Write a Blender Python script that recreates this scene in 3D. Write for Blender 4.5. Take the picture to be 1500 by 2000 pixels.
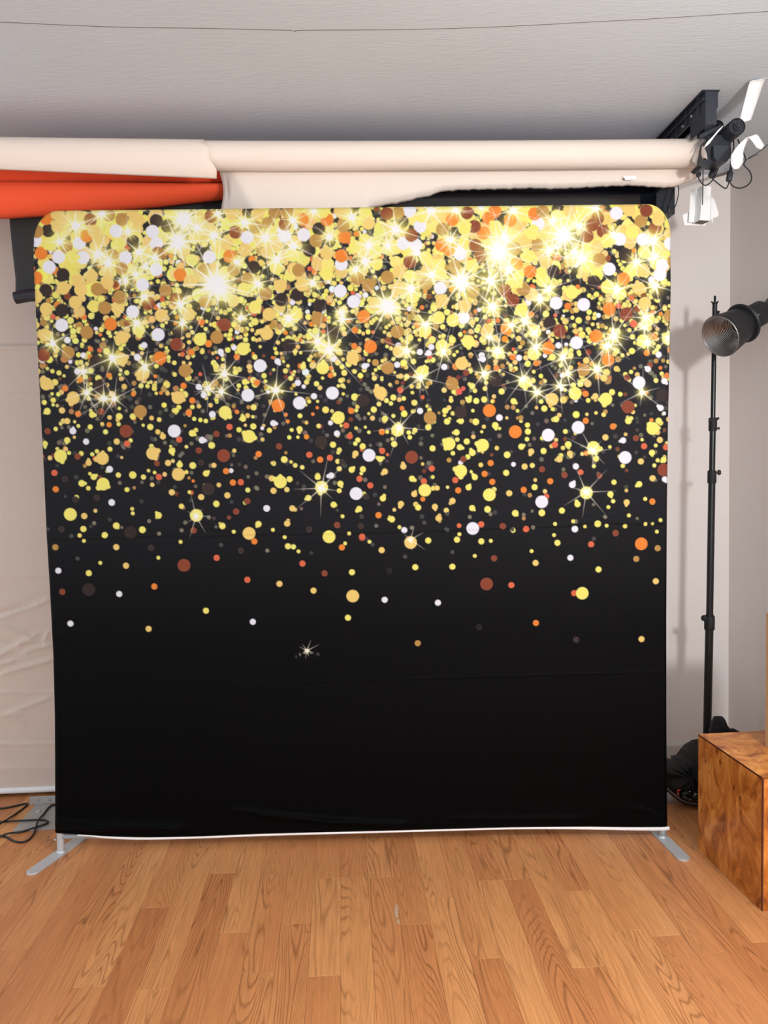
import bpy, bmesh, math, random
import numpy as np
from mathutils import Vector, Matrix

for o in list(bpy.data.objects):
    bpy.data.objects.remove(o, do_unlink=True)
scene = bpy.context.scene
COL = scene.collection
R = math.radians

# ------------------------------------------------------------------ camera
YAW, PITCH, ROLL, CAM_H, FOC = R(3.13), R(3.05), R(1.15), 1.37, 1500.0
fwd = Vector((math.sin(YAW) * math.cos(PITCH), math.cos(YAW) * math.cos(PITCH), -math.sin(PITCH)))
r0 = Vector((math.cos(YAW), -math.sin(YAW), 0))
u0 = r0.cross(fwd)
rgt = r0 * math.cos(ROLL) - u0 * math.sin(ROLL)
upv = u0 * math.cos(ROLL) + r0 * math.sin(ROLL)
cam_data = bpy.data.cameras.new('camera')
cam_data.sensor_fit = 'HORIZONTAL'
cam_data.sensor_width = 36.0
cam_data.lens = 36.0 * FOC / 1500.0
cam_data.clip_start = 0.05
cam = bpy.data.objects.new('camera', cam_data)
m = Matrix.Identity(4)
for i in range(3):
    m[i][0], m[i][1], m[i][2] = rgt[i], upv[i], -fwd[i]
m[2][3] = CAM_H
cam.matrix_world = m
COL.objects.link(cam)
scene.camera = cam

# ------------------------------------------------------------------ light
world = bpy.data.worlds.new('room_ambience')
scene.world = world
world.use_nodes = True
bg = world.node_tree.nodes['Background']
bg.inputs[0].default_value = (0.87, 0.955, 1.04, 1)
bg.inputs[1].default_value = 1.15

ld = bpy.data.lights.new('studio_lamp', 'POINT')
ld.energy = 116.0
ld.color = (0.98, 0.985, 1.0)
ld.shadow_soft_size = 0.11
lamp = bpy.data.objects.new('studio_lamp', ld)
lamp.location = (1.42, 0.30, 1.84)
COL.objects.link(lamp)

scene.view_settings.view_transform = 'Standard'
scene.view_settings.look = 'None'
scene.view_settings.gamma = 1.0
scene.view_settings.use_curve_mapping = False
scene.view_settings.exposure = 0.2

# ------------------------------------------------------------------ helpers
def at(px, py, Y):
    """point of the photograph's sight line at depth Y in the room"""
    d = fwd + rgt * ((px - 750.0) / FOC) - upv * ((py - 1000.0) / FOC)
    t = Y / d.y
    return Vector((d.x * t, Y, CAM_H + d.z * t))

def on_floor(px, py, z=0.0):
    d = fwd + rgt * ((px - 750.0) / FOC) - upv * ((py - 1000.0) / FOC)
    t = (z - CAM_H) / d.z
    return Vector((d.x * t, d.y * t, z))

def s2l(c):
    c = np.asarray(c, dtype=np.float64)
    return np.where(c <= 0.04045, c / 12.92, ((c + 0.055) / 1.055) ** 2.4)

def rgb(r, g, b):
    return tuple(float(v) for v in s2l(np.array([r, g, b]) / 255.0)) + (1.0,)

def new_mat(name):
    mt = bpy.data.materials.new(name)
    mt.use_nodes = True
    nt = mt.node_tree
    return mt, nt, nt.nodes['Principled BSDF']

def N(nt, kind, **kw):
    nd = nt.nodes.new(kind)
    for k, v in kw.items():
        setattr(nd, k, v)
    return nd

def surf(name, c, rough=0.6, metal=0.0, var=0.06, vscale=6.0, bump=0.0, bscale=60.0, stretch=(1, 1, 1), spec=0.5, bdist=0.002):
    """plain painted / moulded / paper material: noise in tone plus fine relief"""
    mt, nt, b = new_mat(name)
    tc = N(nt, 'ShaderNodeNewGeometry')
    mp = N(nt, 'ShaderNodeMapping')
    mp.inputs['Scale'].default_value = stretch
    nt.links.new(tc.outputs['Position'], mp.inputs['Vector'])
    nz = N(nt, 'ShaderNodeTexNoise')
    nz.inputs['Scale'].default_value = vscale
    nz.inputs['Detail'].default_value = 4
    nt.links.new(mp.outputs['Vector'], nz.inputs['Vector'])
    mx = N(nt, 'ShaderNodeMix', data_type='RGBA')
    col = c if len(c) == 4 else rgb(*c)
    mx.inputs[6].default_value = tuple(v * (1 - var) for v in col[:3]) + (1,)
    mx.inputs[7].default_value = tuple(min(1, v * (1 + var)) for v in col[:3]) + (1,)
    nt.links.new(nz.outputs['Fac'], mx.inputs[0])
    nt.links.new(mx.outputs[2], b.inputs['Base Color'])
    b.inputs['Roughness'].default_value = rough
    b.inputs['Metallic'].default_value = metal
    b.inputs['Specular IOR Level'].default_value = spec
    if bump > 0:
        n2 = N(nt, 'ShaderNodeTexNoise')
        n2.inputs['Scale'].default_value = bscale
        n2.inputs['Detail'].default_value = 5
        nt.links.new(mp.outputs['Vector'], n2.inputs['Vector'])
        bp = N(nt, 'ShaderNodeBump')
        bp.inputs['Strength'].default_value = bump
        bp.inputs['Distance'].default_value = bdist
        nt.links.new(n2.outputs['Fac'], bp.inputs['Height'])
        nt.links.new(bp.outputs['Normal'], b.inputs['Normal'])
    return mt

def link(name, verts, faces, mt, parent=None, smooth=False):
    me = bpy.data.meshes.new(name)
    me.from_pydata([tuple(v) for v in verts], [], faces)
    me.validate()
    bm = bmesh.new(); bm.from_mesh(me)
    bmesh.ops.recalc_face_normals(bm, faces=bm.faces)
    bm.to_mesh(me); bm.free()
    if smooth:
        me.polygons.foreach_set('use_smooth', [True] * len(me.polygons))
    if mt: me.materials.append(mt)
    o = bpy.data.objects.new(name, me)
    COL.objects.link(o)
    if parent is not None:
        o.parent = parent
        o.matrix_parent_inverse = Matrix.Identity(4)
    return o

def tag(o, label, cat, group=None, kind=None):
    if label: o['label'] = label
    if cat: o['category'] = cat
    if group: o['group'] = group
    if kind: o['kind'] = kind
    return o

def empty(name, loc, rz=0.0):
    o = bpy.data.objects.new(name, None)
    o.empty_display_size = 0.05
    o.location = loc
    o.rotation_euler = (0, 0, rz)
    COL.objects.link(o)
    return o

class Geo:
    """collects verts / faces of ONE part"""
    def __init__(s): s.v, s.f = [], []
    def add(s, v, f):
        k = len(s.v); s.v += [Vector(p) for p in v]; s.f += [tuple(i + k for i in q) for q in f]; return s
    def box(s, lo, hi, ch=0.0):
        x0, y0, z0 = lo; x1, y1, z1 = hi
        if ch <= 0:
            v = [(x, y, z) for x in (x0, x1) for y in (y0, y1) for z in (z0, z1)]
            return s.add(v, [(0, 1, 3, 2), (4, 6, 7, 5), (0, 4, 5, 1), (2, 3, 7, 6), (0, 2, 6, 4), (1, 5, 7, 3)])
        bm = bmesh.new(); bmesh.ops.create_cube(bm, size=1)
        for q in bm.verts:
            q.co = Vector(((x0 + x1) / 2 + q.co.x * (x1 - x0), (y0 + y1) / 2 + q.co.y * (y1 - y0), (z0 + z1) / 2 + q.co.z * (z1 - z0)))
        bmesh.ops.bevel(bm, geom=list(bm.edges), offset=ch, segments=2, affect='EDGES', profile=0.5)
        bm.verts.index_update()
        s.add([q.co.copy() for q in bm.verts], [[q.index for q in f.verts] for f in bm.faces]); bm.free(); return s
    def tube(s, pts, r, n=10, cap=True, flat=1.0):
        pts = [Vector(p) for p in pts]
        rr = r if isinstance(r, (list, tuple)) else [r] * len(pts)
        T = [(pts[min(i + 1, len(pts) - 1)] - pts[max(i - 1, 0)]).normalized() for i in range(len(pts))]
        a = Vector((0, 0, 1)) if abs(T[0].z) < 0.9 else Vector((1, 0, 0))
        Nn = (a - T[0] * a.dot(T[0])).normalized()
        V = []
        for i, p in enumerate(pts):
            Nn = (Nn - T[i] * Nn.dot(T[i])).normalized()
            B = T[i].cross(Nn)
            for k in range(n):
                w = 2 * math.pi * k / n
                V.append(p + Nn * (math.cos(w) * rr[i]) + B * (math.sin(w) * rr[i] * flat))
        F = []
        for i in range(len(pts) - 1):
            for k in range(n):
                F.append((i * n + k, i * n + (k + 1) % n, (i + 1) * n + (k + 1) % n, (i + 1) * n + k))
        if cap:
            F.append(tuple(range(n))); F.append(tuple((len(pts) - 1) * n + k for k in range(n)))
        return s.add(V, F)
    def lathe(s, p0, axis, prof, n=32):
        """prof: list of (distance along axis, radius)"""
        ax = Vector(axis).normalized(); p0 = Vector(p0)
        a = Vector((0, 0, 1)) if abs(ax.z) < 0.9 else Vector((1, 0, 0))
        U = (a - ax * a.dot(ax)).normalized(); W = ax.cross(U)
        V, F = [], []
        for (d, r) in prof:
            for k in range(n):
                w = 2 * math.pi * k / n
                V.append(p0 + ax * d + (U * math.cos(w) + W * math.sin(w)) * max(r, 1e-5))
        for i in range(len(prof) - 1):
            for k in range(n):
                F.append((i * n + k, i * n + (k + 1) % n, (i + 1) * n + (k + 1) % n, (i + 1) * n + k))
        return s.add(V, F)
    def grid(s, rows):
        """rows: list of equally long point lists"""
        c = len(rows[0]); V = [p for r_ in rows for p in r_]
        F = [(i * c + j, i * c + j + 1, (i + 1) * c + j + 1, (i + 1) * c + j) for i in range(len(rows) - 1) for j in range(c - 1)]
        return s.add(V, F)
    def build(s, name, mt, parent=None, smooth=False):
        return link(name, s.v, s.f, mt, parent, smooth)

def spline(pts, k=6):
    pts = [Vector(p) for p in pts]; out = []
    for i in range(len(pts) - 1):
        p0, p1, p2, p3 = pts[max(i - 1, 0)], pts[i], pts[i + 1], pts[min(i + 2, len(pts) - 1)]
        for j in range(k):
            t = j / k
            out.append(0.5 * ((2 * p1) + (p2 - p0) * t + (2 * p0 - 5 * p1 + 4 * p2 - p3) * t * t + (3 * p1 - p0 - 3 * p2 + p3) * t ** 3))
    out.append(pts[-1]); return out

def solid(o, th, off=0.0):
    md = o.modifiers.new('thickness', 'SOLIDIFY'); md.thickness = th; md.offset = off; return o

def smooth_by_angle(o, deg=40):
    me = o.data
    me.polygons.foreach_set('use_smooth', [True] * len(me.polygons))
    try:
        me.set_sharp_from_angle(angle=R(deg))
    except Exception:
        pass
    return o

# ------------------------------------------------------------------ materials of the room
def plaster(name, c, stroke=0.25, dist=0.004, sx=(5, 22, 10)):
    mt, nt, b = new_mat(name)
    g = N(nt, 'ShaderNodeNewGeometry')
    big = N(nt, 'ShaderNodeTexNoise'); big.inputs['Scale'].default_value = 1.6; big.inputs['Detail'].default_value = 3
    nt.links.new(g.outputs['Position'], big.inputs['Vector'])
    mx = N(nt, 'ShaderNodeMix', data_type='RGBA')
    c = rgb(*c)
    mx.inputs[6].default_value = tuple(v * 0.95 for v in c[:3]) + (1,)
    mx.inputs[7].default_value = tuple(min(1, v * 1.05) for v in c[:3]) + (1,)
    nt.links.new(big.outputs['Fac'], mx.inputs[0]); nt.links.new(mx.outputs[2], b.inputs['Base Color'])
    mp = N(nt, 'ShaderNodeMapping'); mp.inputs['Scale'].default_value = sx; mp.inputs['Rotation'].default_value = (0, 0.1, 0.25)
    nt.links.new(g.outputs['Position'], mp.inputs['Vector'])
    n1 = N(nt, 'ShaderNodeTexNoise'); n1.inputs['Scale'].default_value = 3.0; n1.inputs['Detail'].default_value = 6; n1.inputs['Distortion'].default_value = 1.2
    nt.links.new(mp.outputs['Vector'], n1.inputs['Vector'])
    bp = N(nt, 'ShaderNodeBump'); bp.inputs['Strength'].default_value = stroke; bp.inputs['Distance'].default_value = dist
    nt.links.new(n1.outputs['Fac'], bp.inputs['Height']); nt.links.new(bp.outputs['Normal'], b.inputs['Normal'])
    b.inputs['Roughness'].default_value = 0.75
    b.inputs['Specular IOR Level'].default_value = 0.3
    return mt

M_CEIL = plaster('ceiling_plaster', (198, 206, 214), 0.22, 0.005)
M_WALL = plaster('wall_paint', (236, 228, 222), 0.2, 0.003, (8, 8, 14))
M_BASE = surf('baseboard_paint', (205, 203, 200), 0.5, bump=0.1)

# laminate floor boards: cathedral grain from contour lines of a stretched noise, tone from the board itself
def board_material():
    mt, nt, b = new_mat('oak_laminate')
    L = nt.links.new
    g = N(nt, 'ShaderNodeNewGeometry'); oi = N(nt, 'ShaderNodeObjectInfo')
    off = N(nt, 'ShaderNodeVectorMath', operation='SCALE'); off.inputs[0].default_value = (37.0, 91.0, 53.0)
    L(oi.outputs['Random'], off.inputs['Scale'])
    ad = N(nt, 'ShaderNodeVectorMath', operation='ADD'); L(g.outputs['Position'], ad.inputs[0]); L(off.outputs[0], ad.inputs[1])
    def noise(scale, st, detail=2.0, dis=0.0, rough=0.5):
        mp = N(nt, 'ShaderNodeMapping'); mp.inputs['Scale'].default_value = st; L(ad.outputs[0], mp.inputs['Vector'])
        nz = N(nt, 'ShaderNodeTexNoise'); nz.inputs['Scale'].default_value = scale; nz.inputs['Detail'].default_value = detail
        nz.inputs['Distortion'].default_value = dis; nz.inputs['Roughness'].default_value = rough
        L(mp.outputs['Vector'], nz.inputs['Vector']); return nz.outputs['Fac']
    def math_(op, a, bb):
        q = N(nt, 'ShaderNodeMath', operation=op)
        for i, v in enumerate((a, bb)):
            if isinstance(v, (int, float)): q.inputs[i].default_value = v
            else: L(v, q.inputs[i])
        return q.outputs[0]
    field = noise(1.0, (9.5, 0.75, 1.0), 1.3, 0.2, 0.4)
    show = N(nt, 'ShaderNodeMapRange'); L(noise(1.0, (11.0, 0.9, 3.0), 1.0), show.inputs[0])
    show.inputs[1].default_value = 0.36; show.inputs[2].default_value = 0.62; show.inputs[3].default_value = 0.18; show.inputs[4].default_value = 0.95
    fine = noise(1.0, (60.0, 3.0, 1.0), 2.0)
    f2 = math_('ADD', field, math_('MULTIPLY', fine, 0.022))
    rings = math_('FRACT', math_('MULTIPLY', f2, 36.0), 0.0)
    rr = N(nt, 'ShaderNodeValToRGB'); L(rings, rr.inputs[0])
    e = rr.color_ramp.elements
    e[0].position = 0.0; e[0].color = (0.50, 0.45, 0.42, 1); e[1].position = 1.0; e[1].color = (0.62, 0.60, 0.58, 1)
    a = e.new(0.26); a.color = (0.95, 0.95, 0.95, 1); a = e.new(0.8); a.color = (1, 1, 1, 1)
    fib = noise(1.0, (190.0, 7.0, 1.0), 3.0, 0.0, 0.6)
    fr = N(nt, 'ShaderNodeMapRange'); L(fib, fr.inputs[0]); fr.inputs[1].default_value = 0.3; fr.inputs[2].default_value = 0.7
    fr.inputs[3].default_value = 0.74; fr.inputs[4].default_value = 1.14
    band = noise(1.0, (7.0, 0.5, 1.0), 2.0)
    tone = N(nt, 'ShaderNodeValToRGB')
    L(math_('ADD', math_('MULTIPLY', oi.outputs['Random'], 0.45), math_('MULTIPLY', band, 0.62)), tone.inputs[0])
    t = tone.color_ramp.elements
    t[0].position = 0.1; t[0].color = rgb(174, 108, 64); t[1].position = 0.95; t[1].color = rgb(220, 158, 103)
    a = t.new(0.4); a.color = rgb(198, 130, 80); a = t.new(0.7); a.color = rgb(211, 146, 91)
    m1 = N(nt, 'ShaderNodeMix', data_type='RGBA', blend_type='MULTIPLY'); L(show.outputs[0], m1.inputs[0])
    L(tone.outputs[0], m1.inputs[6]); L(rr.outputs[0], m1.inputs[7])
    m2 = N(nt, 'ShaderNodeMix', data_type='RGBA', blend_type='MULTIPLY'); m2.inputs[0].default_value = 0.7
    L(m1.outputs[2], m2.inputs[6]); L(fr.outputs[0], m2.inputs[7])
    L(m2.outputs[2], b.inputs['Base Color'])
    b.inputs['Roughness'].default_value = 0.42
    b.inputs['Specular IOR Level'].default_value = 0.35
    bp = N(nt, 'ShaderNodeBump'); bp.inputs['Strength'].default_value = 0.08; bp.inputs['Distance'].default_value = 0.001
    L(fib, bp.inputs['Height']); L(bp.outputs['Normal'], b.inputs['Normal'])
    return mt
M_BOARD = board_material()
M_SUBFLOOR = surf('floor_underlay', (120, 78, 50), 0.6)

X0, X1, Y0, Y1, ZC = -2.75, 1.765, -0.9, 3.41, 2.66

# ------------------------------------------------------------------ room shell
floor = tag(Geo().box((X0, Y0, -0.06), (X1, Y1, -0.008)).build('floor', M_SUBFLOOR), 'oak laminate floor of narrow boards running to the back wall', 'floor', kind='structure')
rnd = random.Random(11)
PITCH_X, SEAM = 0.0905, 0.0575
board_mesh = bpy.data.meshes.new('plank')
_g = Geo().box((0, 0, -0.008), (1, 1, 0.0))
_b = 0.006
_g = Geo()
_g.add([(0, 0, -.008), (1, 0, -.008), (1, 1, -.008), (0, 1, -.008), (0, 0, -.0006), (1, 0, -.0006), (1, 1, -.0006), (0, 1, -.0006),
        (.008, .0012, 0), (.992, .0012, 0), (.992, .9988, 0), (.008, .9988, 0)],
       [(0, 1, 5, 4), (1, 2, 6, 5), (2, 3, 7, 6), (3, 0, 4, 7), (4, 5, 9, 8), (5, 6, 10, 9), (6, 7, 11, 10), (7, 4, 8, 11), (8, 9, 10, 11)])
board_mesh.from_pydata([tuple(v) for v in _g.v], [], _g.f)
board_mesh.materials.append(M_BOARD)
known_ends = {-2: [2.03, 2.535], 1: [2.245], 0: [2.525], -10: [2.335], 10: [2.037], 6: [2.004], -1: [2.535, 1.30], 4: [2.47], 5: [2.47], -4: [2.06], -6: [2.60]}
k0 = int(math.floor((X0 - SEAM) / PITCH_X))
k1 = int(math.ceil((X1 - SEAM) / PITCH_X))
for k in range(k0, k1):
    xa, xb = max(X0, SEAM + k * PITCH_X), min(X1, SEAM + (k + 1) * PITCH_X)
    if xb - xa < 0.004: continue
    ends = [Y0 + 1.2] + sorted(known_ends.get(k, []))
    y = ends[-1] if k in known_ends else Y0 + 1.2 + rnd.uniform(-0.5, 0.1)
    if k not in known_ends: ends = [y]
    cuts = [0.3] + [q for q in ends if q > 0.45]
    y = cuts[-1]
    while True:
        y += rnd.uniform(0.55, 1.15)
        if y > Y1 - 0.25: break
        cuts.append(y)
    cuts.append(Y1)
    full = [cuts[0]]
    for c in cuts[1:]:
        while c - full[-1] > 1.3: full.append(full[-1] + rnd.uniform(0.55, 0.9))
        full.append(c)
    for a, c in zip(full[:-1], full[1:]):
        o = bpy.data.objects.new('plank', board_mesh)
        o.parent = floor
        o.location = (xa + 0.0002, a + 0.0002, 0)
        o.scale = (xb - xa - 0.0004, c - a - 0.0004, 1)
        COL.objects.link(o)
ff = Geo().box((X0, Y0, -0.008), (X1, 0.2995, 0.0)).build('floor_near_strip', M_BOARD, floor)

rw = random.Random(4)
for cx_, cy_, wx, wy in ((775, 1780, 5, 15), (778, 1800, 4, 6)):
    ring = [on_floor(cx_ + wx * math.cos(a) * rw.uniform(0.55, 1.15), cy_ + wy * math.sin(a) * rw.uniform(0.7, 1.1), 0.0004) for a in np.linspace(0, 2 * math.pi, 26)[:-1]]
    Geo().add(ring, [tuple(range(len(ring)))]).build('worn_patch', surf('worn_laminate', (190, 156, 126), 0.7, var=0.3, vscale=90), floor)
tag(Geo().box((X0, Y1, -0.06), (X1 + 0.08, Y1 + 0.08, ZC + 0.05)).build('wall_back', M_WALL), 'plain pale grey back wall behind the backdrop', 'wall', kind='structure')
tag(Geo().box((X1, Y0, -0.06), (X1 + 0.08, Y1, ZC + 0.05)).build('wall_right', M_WALL), 'plain greige side wall at right edge', 'wall', kind='structure')
ceil = tag(Geo().box((X0, Y0, ZC), (X1, Y1, ZC + 0.05)).build('ceiling', M_CEIL), 'brushed pale plaster ceiling with a hairline crack', 'ceiling', kind='structure')
# hairline crack: a narrow lip of plaster that has opened along the ceiling
def ceil_pt(px, py, dz=0.0):
    q = on_floor(px, py, ZC); return Vector((q.x, q.y, ZC - dz))
crack = [ceil_pt(x, y) for x, y in [(-140, 38), (0, 43), (110, 48), (240, 53), (390, 55), (400, 55), (520, 58), (565, 59), (578, 61), (592, 59), (750, 58), (860, 56), (1000, 51), (1150, 43), (1300, 35), (1500, 22), (1650, 12)]]
Geo().tube(spline(crack, 4), 0.0011, 6).build('crack', surf('crack_dark', (92, 82, 76), 0.9), ceil)

def baseboard(name, lo, hi, side, label):
    g = Geo(); x0, y0 = lo; x1, y1 = hi
    prof = [(0, 0), (0.014, 0), (0.014, 0.078), (0.010, 0.086), (0.004, 0.092), (0, 0.092)]
    rows = []
    for (d, z) in prof:
        if side == 'y': rows.append([(x0, y0 - d, z), (x1, y0 - d, z)])
        else: rows.append([(x0 - d, y0, z), (x0 - d, y1, z)])
    g.grid(rows)
    return tag(g.build(name, M_BASE), label, 'baseboard', kind='structure')
baseboard('baseboard_back', (X0, Y1), (X1, Y1), 'y', 'pale painted baseboard along the back wall')
baseboard('baseboard_right', (X1, 0), (X1, Y1 - 0.014), 'x', 'pale painted baseboard along the right wall')

# ------------------------------------------------------------------ printed backdrop on its tube frame
BIG = """D 68,2229 444,2257 482,2238 361,2186 113,2077 50,2024 104,1954 336,2042 509,1874 216,1775 766,2282 1009,2219 1044,2176 974,2146 778,2091 872,1978
928,1994 1004,1954 1053,1864 893,1818 1141,2096 1141,2283 1301,2239 1485,2195 1637,2234 1578,1978 1847,2272 2082,2113 1829,2059 1972,2019 1814,1879
1880,2147 1782,1941 2197,1979 229,1690 595,1319 314,1170 1151,1620 999,1477 1496,1573 1622,1682 2214,1619 158,969 W 21,2197 303,2224 174,2184 100,2138
66,2104 430,2220 442,2179 333,2132 438,2089 389,2038 351,1945 101,1903 437,1864 185,2135 758,2194 625,2129 956,2200 889,2198 1085,2097 1079,2004
1125,1966 1328,2276 1363,2222 1303,2164 1347,2158 1501,2125 1431,2008 1510,1904 2052,2255 1777,2224 2063,2166 2145,2163 2242,2148 2026,2063 2213,2073
2205,2041 1838,1949 1935,1942 1909,1809 745,1647 482,1526 791,1749 1043,1649 926,1616 1168,1427 1119,1292 2130,1665 1913,1511 1806,1486 2080,1401
1781,1249 1533,1159 O 62,2271 40,2152 19,2068 521,2069 272,1903 441,1783 200,2209 952,2253 1038,2250 1097,2190 1086,2125 695,2130 1476,2244 1603,2246
1626,2270 1585,2195 1679,2237 1437,2155 1463,2141 1160,1914 1181,1809 1700,2086 1663,1863 1764,2258 1747,2059 2076,2028 2025,1925 1978,1830 1808,1792
2020,1746 851,1609 1598,1577 1689,1500 2137,1091 T 28,2227 325,2263 280,2279 128,2173 286,2141 317,2095 468,2017 307,1997 254,1960 120,1807 230,2025
188,1876 857,2279 832,2240 789,2229 901,2280 998,2179 934,2079 817,1999 754,2050 642,1851 606,1975 1140,2047 997,1911 709,2084 606,2084 1094,2228
1286,2270 1441,2211 1178,2023 1245,2049 1697,2139 1276,1859 1546,1994 1482,2082 1381,2024 1793,2267 1771,2151 2138,2227 1723,1999 1991,2098 2253,2088
2242,1898 527,1737 365,1597 1387,1556 1240,1734 1467,1674 1934,1714 B 215,2263 503,1984 407,1973 500,1829 34,1801 446,2145 635,2269 718,2213 892,2237
670,1894 1248,2268 1553,2218 1528,2266 1555,2153 1574,2118 1332,2192 1325,2100 1657,1996 1686,1961 2157,2263 1986,2239 1967,2217 1949,2178 2005,2194
2188,2202 2085,1905 1849,1852 312,1529 653,1436 1319,1417 2091,1580 2218,1354 500,1049 1580,958 G 101,2286 168,2281 102,2241 211,2070 112,2031
167,2054 16,2002 152,1981 50,1960 450,1930 311,1857 227,2224 241,2197 380,2259 362,2289 555,2046 547,1932 41,1870 267,2085 305,1781 707,2276 796,2274
749,2151 685,2175 1035,2135 869,2025 946,2027 827,1927 817,1861 1118,1770 1088,2277 1286,2067 1281,2010 1199,1959 1436,1964 1516,1945 1592,1853
1281,1790 1616,2099 1887,2267 2098,2266 2199,2232 1731,2165 1984,2141 1803,2092 1891,2102 1937,2055 2151,1942 2130,1995 2145,2056 38,1700 499,1643
379,1729 225,1435 403,1449 491,1373 131,1649 735,1158 1213,1646 1502,1744 1821,1612 1099,925 1310,1113 Y 73,2182 145,2137 370,1883 1033,2065 779,1953
583,1845 733,1809 856,2089 741,2016 891,1903 922,1926 912,2133 1135,2156 1023,2278 842,2206 1015,1810 1171,2275 1370,2257 1518,2213 1381,2114
1426,2087 1543,2081 1423,1905 1473,1895 1526,1820 1433,1806 1700,2025 1629,2215 1268,1942 1374,1861 1431,2057 1334,1979 1631,1780 1720,2259 1843,2249
1754,2194 1742,2112 2020,2163 2107,2188 1949,2074 1894,1984 2018,2001 2064,1977 1715,1927 1757,1773 2145,1812 2234,1818 2160,1881 1762,1850 2149,2120
1946,2270 663,1588 78,1446 224,1344 104,1239 550,1226 1062,1562 745,1502 851,1339 997,1317 1011,1738 1271,1514 1453,1462 1364,1299 1019,1140 1493,1365
1362,1716 1903,1631 2012,1609 2179,1502 1572,1455 1967,1439 1594,1278 1941,1278 1724,1674 1924,917"""
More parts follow.
